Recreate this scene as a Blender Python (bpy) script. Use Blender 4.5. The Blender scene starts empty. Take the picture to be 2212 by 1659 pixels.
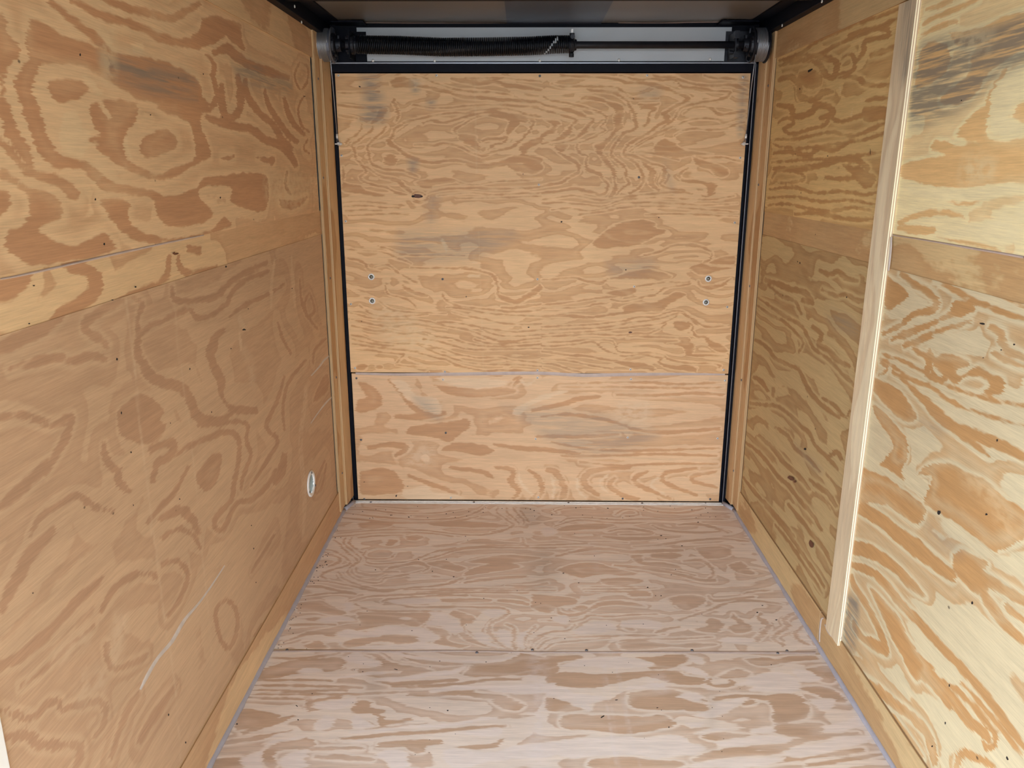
import bpy, math, random
import numpy as np
from mathutils import Vector, Matrix
random.seed(7)
S = bpy.context.scene
COL = S.collection
PI = math.pi

# ------------------------------------------------------------------ camera
FPX = 1709.76
P_, YW, RL = 0.2636, -0.0128, 0.0012
O = np.array([-0.0829, 0.0, 1.5218])
cp, sp, cy, sy, cr, sr = math.cos(P_), math.sin(P_), math.cos(YW), math.sin(YW), math.cos(RL), math.sin(RL)
FW = np.array([sy*cp, cy*cp, -sp]); r0 = np.array([cy, -sy, 0]); u0 = np.cross(r0, FW)
RT = cr*r0 + sr*u0; UP = -sr*r0 + cr*u0
cam = bpy.data.cameras.new('camera'); co = bpy.data.objects.new('camera', cam); COL.objects.link(co)
M = Matrix.Identity(4)
for i in range(3):
    M[i][0] = RT[i]; M[i][1] = UP[i]; M[i][2] = -FW[i]; M[i][3] = O[i]
co.matrix_world = M
cam.sensor_width = 36; cam.lens = FPX/2212*36; cam.clip_start = .02; cam.clip_end = 300
S.camera = co

# ------------------------------------------------------------------ light: daylight through the side door and the open front
S.view_settings.view_transform = 'Standard'; S.view_settings.look = 'None'
S.view_settings.gamma = 1; S.view_settings.use_curve_mapping = False
S.view_settings.exposure = 1.12
S.cycles.max_bounces = 12; S.cycles.diffuse_bounces = 8
w = bpy.data.worlds.new('daylight'); S.world = w; w.use_nodes = True
wn = w.node_tree.nodes; wl = w.node_tree.links
bg = wn['Background']
tc = wn.new('ShaderNodeTexCoord'); sx = wn.new('ShaderNodeSeparateXYZ'); wl.new(tc.outputs['Generated'], sx.inputs[0])
rp = wn.new('ShaderNodeValToRGB'); wl.new(sx.outputs[2], rp.inputs[0])
rp.color_ramp.elements[0].position = 0.0; rp.color_ramp.elements[0].color = (.86, .93, 1.0, 1)
rp.color_ramp.elements[1].position = 0.9; rp.color_ramp.elements[1].color = (.62, .80, 1.0, 1)
wl.new(rp.outputs[0], bg.inputs[0]); bg.inputs[1].default_value = 5.2
def portal(name, loc, rot, sx_, sy_):
    l = bpy.data.lights.new(name, 'AREA'); l.shape = 'RECTANGLE'; l.size = sx_; l.size_y = sy_
    l.cycles.is_portal = True
    o = bpy.data.objects.new(name, l); o.location = loc; o.rotation_euler = rot; COL.objects.link(o)
portal('side_door_daylight', (-.97, .59, .96), (0, -PI/2, 0), 1.86, .78)
portal('front_opening_daylight', (0, -1.28, .98), (PI/2, 0, 0), 1.7, 1.9)

# ------------------------------------------------------------------ helpers
def lin(r, g, b):
    f = lambda c: ((c/255+.055)/1.055)**2.4 if c/255 > .04045 else c/255/12.92
    return (f(r), f(g), f(b), 1)
def ray(x, y): return FW + (x-1106)/FPX*RT - (y-829.5)/FPX*UP
def at(x, y, ax, val):
    d = ray(x, y); t = (val-O[ax])/d[ax]
    return O + t*d
WLOC = {}
def props(o, label=None, cat=None, group=None, kind=None):
    if label: o['label'] = label
    if cat: o['category'] = cat
    if group: o['group'] = group
    if kind: o['kind'] = kind
    return o
def link(name, me, parent=None, loc=(0, 0, 0), rot=None):
    o = bpy.data.objects.new(name, me); COL.objects.link(o)
    pl = WLOC.get(parent.name, Vector()) if parent else Vector()
    WLOC[o.name] = Vector(loc)
    if parent: o.parent = parent
    o.location = Vector(loc) - pl
    if rot is not None:
        o.rotation_mode = 'QUATERNION'; o.rotation_quaternion = rot
    return o
def mesh(name, V, F, mats, fm=None, smooth=False):
    me = bpy.data.meshes.new(name); me.from_pydata([tuple(v) for v in V], [], F)
    for m in (mats if isinstance(mats, (list, tuple)) else [mats]): me.materials.append(m)
    if fm is not None: me.polygons.foreach_set('material_index', fm)
    if smooth: me.polygons.foreach_set('use_smooth', [True]*len(me.polygons))
    me.update(); return me
def O_(name, V, F, mats, parent=None, origin=(0, 0, 0), fm=None, smooth=False):
    og = Vector(origin)
    return link(name, mesh(name, [Vector(v)-og for v in V], F, mats, fm, smooth), parent, og)
def empty(name, loc): return link(name, None, None, loc)
def boxg(a, b):
    (x0, y0, z0), (x1, y1, z1) = a, b
    V = [(x, y, z) for x in (x0, x1) for y in (y0, y1) for z in (z0, z1)]
    F = [(0, 1, 3, 2), (4, 6, 7, 5), (0, 4, 5, 1), (2, 3, 7, 6), (0, 2, 6, 4), (1, 5, 7, 3)]
    return V, F
def join(*gs):
    V, F = [], []
    for v, f in gs:
        n = len(V); V += list(v); F += [tuple(i+n for i in q) for q in f]
    return V, F
def box(name, a, b, m, parent=None, bev=0):
    V, F = boxg(a, b)
    c = [(a[i]+b[i])/2 for i in range(3)]
    o = O_(name, V, F, m, parent, c)
    if bev:
        md = o.modifiers.new('bevel', 'BEVEL'); md.width = bev; md.segments = 2; md.limit_method = 'ANGLE'
    return o
def tubeg(pts, rad, n=10, cap=True):
    pts = [Vector(p) for p in pts]; V = []; F = []
    rad = rad if isinstance(rad, (list, tuple)) else [rad]*len(pts)
    pn = None
    for i, p in enumerate(pts):
        t = (pts[min(i+1, len(pts)-1)]-pts[max(i-1, 0)]).normalized()
        if pn is None:
            pn = t.orthogonal().normalized()
        pn = (pn - t*pn.dot(t)).normalized(); b = t.cross(pn)
        for k in range(n):
            a = 2*PI*k/n; V.append(p+(pn*math.cos(a)+b*math.sin(a))*rad[i])
    for i in range(len(pts)-1):
        for k in range(n):
            F.append((i*n+k, i*n+(k+1) % n, (i+1)*n+(k+1) % n, (i+1)*n+k))
    if cap: F.append(tuple(range(n))[::-1]); F.append(tuple((len(pts)-1)*n+k for k in range(n)))
    return V, F
def latheg(prof, n=32, axis='x', c=(0, 0, 0)):
    """prof: list of (along, radius) about an axis"""
    V = []; F = []
    for a, r in prof:
        for k in range(n):
            t = 2*PI*k/n; u, v = r*math.cos(t), r*math.sin(t)
            V.append({'x': (c[0]+a, c[1]+u, c[2]+v), 'y': (c[0]+u, c[1]+a, c[2]+v), 'z': (c[0]+u, c[1]+v, c[2]+a)}[axis])
    for i in range(len(prof)-1):
        for k in range(n): F.append((i*n+k, i*n+(k+1) % n, (i+1)*n+(k+1) % n, (i+1)*n+k))
    F.append(tuple(range(n))[::-1]); F.append(tuple((len(prof)-1)*n+k for k in range(n)))
    return V, F

# ------------------------------------------------------------------ materials
def mat(name, col, rough=.5, metal=0, bump=0, bscale=200, var=0, vscale=8, spec=.5):
    m = bpy.data.materials.new(name); m.use_nodes = True; nt = m.node_tree; N = nt.nodes; L = nt.links
    b = N['Principled BSDF']; b.inputs['Roughness'].default_value = rough; b.inputs['Metallic'].default_value = metal
    b.inputs['Specular IOR Level'].default_value = spec
    b.inputs['Base Color'].default_value = col
    g = N.new('ShaderNodeNewGeometry')
    if var:
        n = N.new('ShaderNodeTexNoise'); n.inputs['Scale'].default_value = vscale; n.inputs['Detail'].default_value = 5
        L.new(g.outputs['Position'], n.inputs['Vector'])
        mr = N.new('ShaderNodeMapRange'); mr.inputs[1].default_value = .3; mr.inputs[2].default_value = .7
        mr.inputs[3].default_value = 1-var; mr.inputs[4].default_value = 1+var; L.new(n.outputs[0], mr.inputs[0])
        vm = N.new('ShaderNodeVectorMath'); vm.operation = 'SCALE'; vm.inputs[0].default_value = col[:3]
        L.new(mr.outputs[0], vm.inputs['Scale']); L.new(vm.outputs[0], b.inputs['Base Color'])
    if bump:
        n = N.new('ShaderNodeTexNoise'); n.inputs['Scale'].default_value = bscale; n.inputs['Detail'].default_value = 3
        L.new(g.outputs['Position'], n.inputs['Vector'])
        bp = N.new('ShaderNodeBump'); bp.inputs['Strength'].default_value = bump; bp.inputs['Distance'].default_value = .002
        L.new(n.outputs[0], bp.inputs['Height']); L.new(bp.outputs[0], b.inputs['Normal'])
    return m
M_black = mat('black_paint', lin(9, 11, 22), .55, 0, .1, 300, .15, 20, .12)
M_dark = mat('dark_oiled_steel', lin(30, 32, 40), .42, .4, .3, 400, .25, 60)
M_shaft = mat('shaft_steel', lin(36, 37, 44), .45, .4, .15, 300, .2, 40)
M_spring = mat('spring_wire', lin(20, 23, 32), .33, .5)
M_stripe = mat('stripe_paint', lin(170, 180, 190), .55)
M_zinc = mat('zinc', lin(222, 222, 220), .32, .2, 0, 200, .1, 60)
M_drum = mat('cast_drum', lin(112, 115, 125), .45, .6, .2, 300, .15, 40)
M_cable = mat('steel_cable', lin(165, 168, 175), .35, .8)
M_alu = mat('grey_sheet_metal', lin(172, 178, 184), .5, .15, .05, 500, .04, 5)
M_roof = mat('roof_sheet', lin(124, 118, 112), .35, .35, .06, 6, .1, 3)
M_roof2 = mat('roof_plate', lin(80, 86, 100), .35, .35, .06, 6, .1, 3)
M_seal = mat('grey_sealant', lin(168, 166, 176), .45, 0, .35, 90, .06, 30)
M_seal2 = mat('brown_grey_sealant', lin(186, 168, 160), .5, 0, .4, 90, .1, 30)
M_smear = mat('clear_sealant', lin(196, 186, 178), .4, 0, .3, 120, .1, 40)
M_white = mat('white_plastic', lin(225, 222, 218), .4)
M_slat = mat('grey_slat_plastic', lin(128, 134, 128), .5)
M_frame = mat('white_door_frame', lin(235, 235, 232), .4, 0, 0, 1, .03, 10)
M_weather = mat('weather_strip', lin(150, 155, 165), .3, .5)
M_dirt = mat('dark_debris', lin(30, 24, 24), .8)
M_ground = mat('bounce_ground', lin(150, 146, 140), .9, 0, 0, 1, .15, 3)  # for the unseen ground added as a daylight bounce

def ply_edge(name, ax, c0=(200, 168, 124), c1=(150, 112, 74)):
    """side faces of a sheet: pale and brown plies across the thickness (object position along axis ax)"""
    m = bpy.data.materials.new(name); m.use_nodes = True; nt = m.node_tree; N = nt.nodes; L = nt.links
    b = N['Principled BSDF']; b.inputs['Roughness'].default_value = .7
    g = N.new('ShaderNodeNewGeometry'); s = N.new('ShaderNodeSeparateXYZ'); L.new(g.outputs['Position'], s.inputs[0])
    n = N.new('ShaderNodeTexNoise'); n.inputs['Scale'].default_value = 14; L.new(g.outputs['Position'], n.inputs['Vector'])
    a = N.new('ShaderNodeMath'); a.operation = 'MULTIPLY_ADD'; a.inputs[1].default_value = .0012; L.new(n.outputs[0], a.inputs[0]); L.new(s.outputs[ax], a.inputs[2])
    a2 = N.new('ShaderNodeMath'); a2.operation = 'MULTIPLY'; a2.inputs[1].default_value = 2*PI/.0062; L.new(a.outputs[0], a2.inputs[0])
    sn = N.new('ShaderNodeMath'); sn.operation = 'SINE'; L.new(a2.outputs[0], sn.inputs[0])
    r = N.new('ShaderNodeValToRGB'); L.new(sn.outputs[0], r.inputs[0])
    r.color_ramp.elements[0].position = .0; r.color_ramp.elements[0].color = lin(*c0)
    r.color_ramp.elements[1].position = .75; r.color_ramp.elements[1].color = lin(*c1)
    L.new(r.outputs[0], b.inputs['Base Color'])
    return m
M_edgeW = ply_edge('daylit_plywood_edge', 0, (246, 236, 205), (178, 146, 118))  # batten edge: daylight falling on it is put into a lighter edge colour
M_edge = {0: ply_edge('plywood_edge_across', 0), 1: ply_edge('plywood_edge_depth', 1), 2: ply_edge('plywood_edge_floor', 2)}

def ply(name, light, dark, sc=(1.1, 3.6), k=5.0, seed=0, width=.5, grain_v=False, warp=.35, jag=.022, soft=.06,
        contrast=1.0, gen=1.0, grey=lin(120, 118, 112), pale=lin(226, 205, 165), rough=.55, line=0.0, speck=1.0, gain=(1, 1, 1), ring=14., halo=.016):
    """rotary-cut plywood: level lines of a stretched noise field, feathered along the grain;
    attributes dk / lt (distance to hand-placed grain figures), st (weather stain), sc (scuffs)."""
    light = tuple(c*g_ for c, g_ in zip(light[:3], gain))+(1,); dark = tuple(c*g_ for c, g_ in zip(dark[:3], gain))+(1,)
    m = bpy.data.materials.new(name); m.use_nodes = True; nt = m.node_tree; N = nt.nodes; L = nt.links
    b = N['Principled BSDF']; b.inputs['Roughness'].default_value = rough; b.inputs['Specular IOR Level'].default_value = .35
    def math_(op, a=None, b_=None, c=None, clamp=False):
        n = N.new('ShaderNodeMath'); n.operation = op; n.use_clamp = clamp
        for i, v in enumerate((a, b_, c)):
            if v is None: continue
            if hasattr(v, 'is_linked') or hasattr(v, 'links'): L.new(v, n.inputs[i])
            else: n.inputs[i].default_value = v
        return n.outputs[0]
    def comb(x, y, z):
        n = N.new('ShaderNodeCombineXYZ')
        for i, v in enumerate((x, y, z)):
            if hasattr(v, 'links'): L.new(v, n.inputs[i])
            else: n.inputs[i].default_value = v
        return n.outputs[0]
    def noise(vec, scale, det=2, rgh=.5, dist=0):
        n = N.new('ShaderNodeTexNoise'); n.inputs['Scale'].default_value = scale; n.inputs['Detail'].default_value = det
        n.inputs['Roughness'].default_value = rgh; n.inputs['Distortion'].default_value = dist
        L.new(vec, n.inputs['Vector']); return n.outputs[0]
    def sstep(v, e0, e1, o0=0., o1=1.):
        n = N.new('ShaderNodeMapRange'); n.interpolation_type = 'SMOOTHSTEP'
        L.new(v, n.inputs[0])
        for i, q in enumerate((e0, e1, o0, o1)): n.inputs[i+1].default_value = q
        return n.outputs[0]
    def mix(f, c1, c2, mode='MIX'):
        n = N.new('ShaderNodeMix'); n.data_type = 'RGBA'; n.blend_type = mode
        for i, v in ((0, f), (6, c1), (7, c2)):
            if hasattr(v, 'links'): L.new(v, n.inputs[i])
            else: n.inputs[i].default_value = v
        return n.outputs[2]
    def attr(nm, out='Fac'):
        n = N.new('ShaderNodeAttribute'); n.attribute_name = nm; return n.outputs[out]
    uv = N.new('ShaderNodeUVMap'); uv.uv_map = 'metres'
    s = N.new('ShaderNodeSeparateXYZ'); L.new(uv.outputs[0], s.inputs[0])
    U, V_ = (s.outputs[1], s.outputs[0]) if grain_v else (s.outputs[0], s.outputs[1])
    so = seed*13.7
    # feathering: shift along the grain by a noise that is fine across it
    j1 = noise(comb(math_('MULTIPLY', U, 7.), math_('MULTIPLY', V_, 210.), so+3), 1, 2, .65)
    j2 = noise(comb(math_('MULTIPLY', U, 18.), math_('MULTIPLY', V_, 45.), so+5), 1, 3, .6)
    js = math_('ADD', math_('MULTIPLY', math_('SUBTRACT', j1, .5), jag*2), math_('MULTIPLY', math_('SUBTRACT', j2, .5), jag*.6))
    Uj = math_('ADD', U, js)
    w1 = noise(comb(math_('MULTIPLY', Uj, 1.7), math_('MULTIPLY', V_, 2.6), so+9), 1, 2)
    Vw = math_('MULTIPLY_ADD', math_('SUBTRACT', w1, .5), warp, V_)
    fld = noise(comb(math_('MULTIPLY', Uj, sc[0]), math_('MULTIPLY', Vw, sc[1]), so), 1, 1.6, .42)
    fld = math_('ADD', fld, math_('MULTIPLY', V_, line))
    bnd = math_('PINGPONG', math_('ADD', math_('MULTIPLY', fld, k), math_('MULTIPLY', attr('dk'), ring)), 1.0)
    # j3 roughens the level lines with crest-like wiggles
    j3 = noise(comb(math_('MULTIPLY', U, 22.), math_('MULTIPLY', V_, 48.), so+21), 1, 2)
    bnd = math_('ADD', bnd, math_('MULTIPLY', math_('SUBTRACT', j3, .5), .35))
    g = math_('MULTIPLY', sstep(bnd, width-soft, width+soft), gen)
    # hand placed figures
    n5 = math_('MULTIPLY', math_('SUBTRACT', j3, .5), .016)
    dkd = math_('ADD', math_('ADD', attr('dk'), math_('MULTIPLY', js, math_('MULTIPLY', attr('dkx'), 1.0))), n5)
    ltd = math_('ADD', math_('ADD', attr('lt'), math_('MULTIPLY', js, math_('MULTIPLY', attr('ltx'), 1.0))), n5)
    hal = sstep(attr('dk'), .004, halo)
    g = math_('MULTIPLY', g, hal)
    g = math_('MAXIMUM', g, sstep(dkd, .003, -.003))
    g = math_('MULTIPLY', g, sstep(ltd, -.003, .004))
    g = math_('MULTIPLY', g, contrast, clamp=True)
    lowf = noise(comb(math_('MULTIPLY', U, 1.3), math_('MULTIPLY', V_, 2.2), so+40), 1, 3)
    lt_c = mix(sstep(lowf, .35, .68), light, tuple(min(1, c*q) for c, q in zip(light[:3], (1.1, 1.12, 1.12)))+(1,))
    dk_c = mix(sstep(lowf, .3, .7), dark, tuple(min(1, c*q) for c, q in zip(dark[:3], (1.16, 1.15, 1.12)))+(1,))
    # latewood darkens toward one edge of each band
    dkin = sstep(bnd, width, width+.5)
    dk_c = mix(math_('MULTIPLY', dkin, .35), dk_c, lt_c)
    c = mix(g, lt_c, dk_c)
    # clean pale patches
    c = mix(math_('MULTIPLY', sstep(ltd, .002, -.008), .35), c, pale)
    # fine fibre
    f1 = noise(comb(math_('MULTIPLY', U, 14.), math_('MULTIPLY', V_, 420.), so+60), 1, 3, .7)
    f2 = noise(comb(math_('MULTIPLY', U, 5.), math_('MULTIPLY', V_, 60.), so+66), 1, 4, .6)
    fac = math_('ADD', sstep(f1, .25, .75, .89, 1.08), sstep(f2, .3, .7, -.06, .06))
    vm = N.new('ShaderNodeVectorMath'); vm.operation = 'SCALE'; L.new(c, vm.inputs[0]); L.new(fac, vm.inputs['Scale']); c = vm.outputs[0]
    # weather stain
    st = math_('MULTIPLY', attr('st'), sstep(math_('ADD', math_('MULTIPLY', f2, .65), math_('MULTIPLY', j1, .35)), .36, .58), clamp=True)
    c = mix(math_('MULTIPLY', st, .8), c, grey)
    # scuffs, wiped whitish
    scf = math_('MULTIPLY', attr('sc'), sstep(noise(comb(math_('MULTIPLY', U, 30.), math_('MULTIPLY', V_, 60.), so+80), 1, 3), .3, .6), clamp=True)
    c = mix(math_('MULTIPLY', scf, .55), c, pale)
    # pitch flecks and staple pits
    vo = N.new('ShaderNodeTexVoronoi'); vo.inputs['Scale'].default_value = 1; vo.feature = 'F1'
    L.new(comb(math_('MULTIPLY', U, 11.), math_('MULTIPLY', V_, 15.), so), vo.inputs['Vector'])
    pit = sstep(vo.outputs['Distance'], .055*speck+.0001, .02*speck)
    sepc = N.new('ShaderNodeSeparateColor'); L.new(vo.outputs['Color'], sepc.inputs[0])
    pit = math_('MULTIPLY', pit, math_('LESS_THAN', sepc.outputs[0], .16))
    c = mix(math_('MULTIPLY', pit, .75), c, lin(62, 44, 36))
    L.new(c, b.inputs['Base Color'])
    bp = N.new('ShaderNodeBump'); bp.inputs['Strength'].default_value = .25; bp.inputs['Distance'].default_value = .0012
    L.new(math_('ADD', f2, math_('MULTIPLY', g, .3)), bp.inputs['Height']); L.new(bp.outputs[0], b.inputs['Normal'])
    return m

# ------------------------------------------------------------------ plywood sheets with hand placed grain figures
def poly_sd(P, poly):
    """signed distance of points P (n,2) to polygon (negative inside)"""
    poly = np.asarray(poly); a = poly; b = np.roll(poly, -1, 0)
    near = (P[:, 0] > a[:, 0].min()-.09) & (P[:, 0] < a[:, 0].max()+.09) & (P[:, 1] > a[:, 1].min()-.09) & (P[:, 1] < a[:, 1].max()+.09)
    out = np.full(len(P), .4)
    if not near.any(): return out
    P = P[near]
    d2 = np.full(len(P), 1e9); ins = np.zeros(len(P), bool)
    for (ax, ay), (bx, by) in zip(a, b):
        ex, ey = bx-ax, by-ay; wx, wy = P[:, 0]-ax, P[:, 1]-ay
        t = np.clip((wx*ex+wy*ey)/(ex*ex+ey*ey+1e-12), 0, 1)
        d2 = np.minimum(d2, (wx-ex*t)**2+(wy-ey*t)**2)
        c = ((ay > P[:, 1]) != (by > P[:, 1])) & (P[:, 0] < (bx-ax)*(P[:, 1]-ay)/(by-ay+1e-15)+ax)
        ins ^= c
    d = np.sqrt(d2); d[ins] *= -1
    out[near] = np.minimum(d, .09)
    return out
def smooth_line(pts):
    """Catmull-Rom through (x, y, w)"""
    pts = [np.array(p, float) for p in pts]
    if len(pts) < 3: return pts
    out = []
    for i in range(len(pts)-1):
        p0 = pts[max(i-1, 0)]; p1 = pts[i]; p2 = pts[i+1]; p3 = pts[min(i+2, len(pts)-1)]
        for t in (0, .33, .66):
            out.append(.5*((2*p1)+(-p0+p2)*t+(2*p0-5*p1+4*p2-p3)*t*t+(-p0+3*p1-3*p2+p3)*t**3))
    out.append(pts[-1]); return out
def stroke_poly(pts, w0):
    """polyline in photo pixels [(x,y) or (x,y,w)] -> outline polygon in photo pixels"""
    n = len(pts); q = [(p[0], p[1], p[2] if len(p) > 2 else w0*(.55 if i in (0, n-1) else 1)) for i, p in enumerate(pts)]
    q = smooth_line(q); Lf, Rt = [], []
    for i, p in enumerate(q):
        a = q[max(i-1, 0)]; b = q[min(i+1, len(q)-1)]; d = np.array(b[:2])-np.array(a[:2]); d /= (np.hypot(*d)+1e-9)
        nn = np.array([-d[1], d[0]])*max(p[2], .8)/2
        Lf.append(p[:2]+nn); Rt.append(p[:2]-nn)
    return Lf+Rt[::-1]
def sheet(name, parent, ax, val, a0, a1, b0, b1, t, m, step=.012, dark=(), light=(), stain=(), scuff=(), hole=None, sgn=None, edge=True, offa=0, slope=0):
    """a sheet facing the room. ax 0: side wall (a=y, b=z); ax 1: back (a=x, b=z); ax 2: floor (a=x, b=y).
    val is the face position, t the thickness behind it."""
    na = max(2, int(round((a1-a0)/step))+1); nb = max(2, int(round((b1-b0)/step))+1)
    A = np.linspace(a0, a1, na); B = np.linspace(b0, b1, nb); GA, GB = np.meshgrid(A, B, indexing='ij')
    P = np.stack([GA.ravel(), GB.ravel()], 1); n = len(P)
    inward = {0: (1 if val < 0 else -1), 1: -1, 2: 1}[ax] if sgn is None else sgn
    def full(p, off):
        v = val + off
        if ax == 0: return (v+slope*(p[0]-a0), p[0], p[1])
        if ax == 1: return (p[0], v, p[1])
        return (p[0], p[1], v)
    c = ((a0+a1)/2, (b0+b1)/2); org = Vector(full(c, 0))
    V = [full(p, 0) for p in P]
    F = []; fm = []
    idx = lambda i, j: i*nb+j
    flip = (ax == 0 and inward > 0) or (ax == 1 and inward < 0) or (ax == 2 and inward > 0)
    for i in range(na-1):
        for j in range(nb-1):
            if hole is not None:
                ca = (A[i]+A[i+1])/2; cb = (B[j]+B[j+1])/2
                if math.hypot(ca-hole[0], cb-hole[1]) < hole[2]: continue
            q = (idx(i, j), idx(i+1, j), idx(i+1, j+1), idx(i, j+1)); F.append(q if flip else q[::-1]); fm.append(0)
    if t > 0:
        cs = [(a0, b0), (a1, b0), (a1, b1), (a0, b1)]; base = len(V)
        for p in cs: V.append(full(p, 0))
        for p in cs: V.append(full(p, -inward*t))
        for k in range(4):
            q = (base+k, base+4+k, base+4+(k+1) % 4, base+(k+1) % 4); F.append(q if flip else q[::-1]); fm.append(1)
        if hole is None:
            q = (base+4, base+5, base+6, base+7); F.append(q[::-1] if flip else q); fm.append(1)
    o = O_(name, V, F, [m, M_edge[ax] if edge is True else (edge or m)], parent, org, fm)
    me = o.data
    def proj(poly):
        r = []
        for p in poly:
            w_ = at(p[0], p[1], ax, val); r.append({0: (w_[1], w_[2]), 1: (w_[0], w_[2]), 2: (w_[0], w_[1])}[ax])
        return r
    def shape(s):
        # s = ('s', width, pts) stroke, or ('p', pts) blob
        if s[0] == 's': return proj(stroke_poly(s[2], s[1]))
        pts = smooth_line([(x, y, 0) for x, y in list(s[1])+[s[1][0]]])
        return proj([p[:2] for p in pts])
    def field(shapes):
        d = np.full(n, .09)
        for s in shapes: d = np.minimum(d, poly_sd(P, shape(s))-(.3*step if s[0] == 's' else 0))
        return np.clip(d, -.05, .09)
    nv = len(V)
    def setattr_(nm, arr):
        at_ = me.attributes.new(nm, 'FLOAT', 'POINT'); full_ = np.full(nv, arr[0], np.float32); full_[:n] = arr
        at_.data.foreach_set('value', full_)
    for nm, sh in (('dk', dark), ('lt', light)):
        d = field(sh); setattr_(nm, d)
        gu = np.gradient(d.reshape(na, nb), A, axis=0) if not GV.get(m.name) else np.gradient(d.reshape(na, nb), B, axis=1)
        setattr_(nm+'x', np.clip(gu, -1, 1).ravel())
    for nm, sh in (('st', stain), ('sc', scuff)):
        v = np.zeros(n)
        for s in sh:
            amt, soft = s[0], s[1]; d = poly_sd(P, shape(s[2])); v = np.maximum(v, amt*np.clip(.5-d/soft, 0, 1))
        setattr_(nm, v)
    uvl = me.uv_layers.new(name='metres')
    vi = np.empty(len(me.loops), np.int32); me.loops.foreach_get('vertex_index', vi)
    uvs = np.zeros((nv, 2), np.float32); uvs[:n] = P
    if t > 0:
        for k, p in enumerate(cs): uvs[n+k] = p; uvs[n+4+k] = (p[0]+t, p[1]+t)
    uvl.data.foreach_set('uv', uvs[vi].ravel())
    return o
GV = {}

#@FIG0
def zone(x0, y0, s):
    """figures are written in a zoomed crop's units: origin (x0, y0) and scale s"""
    def conv(t): return [tuple(float(q) for q in a.split(',')) for a in t.split()]
    def st(w_, t): return ('s', w_/s, [(x0+p[0]/s, y0+p[1]/s) + ((p[2]/s,) if len(p) > 2 else ()) for p in conv(t)])
    def bl(t): return ('p', [(x0+x/s, y0+y/s) for x, y in conv(t)])
    return st, bl
FIG = {}
def fig(k): return FIG.get(k, {})
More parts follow.
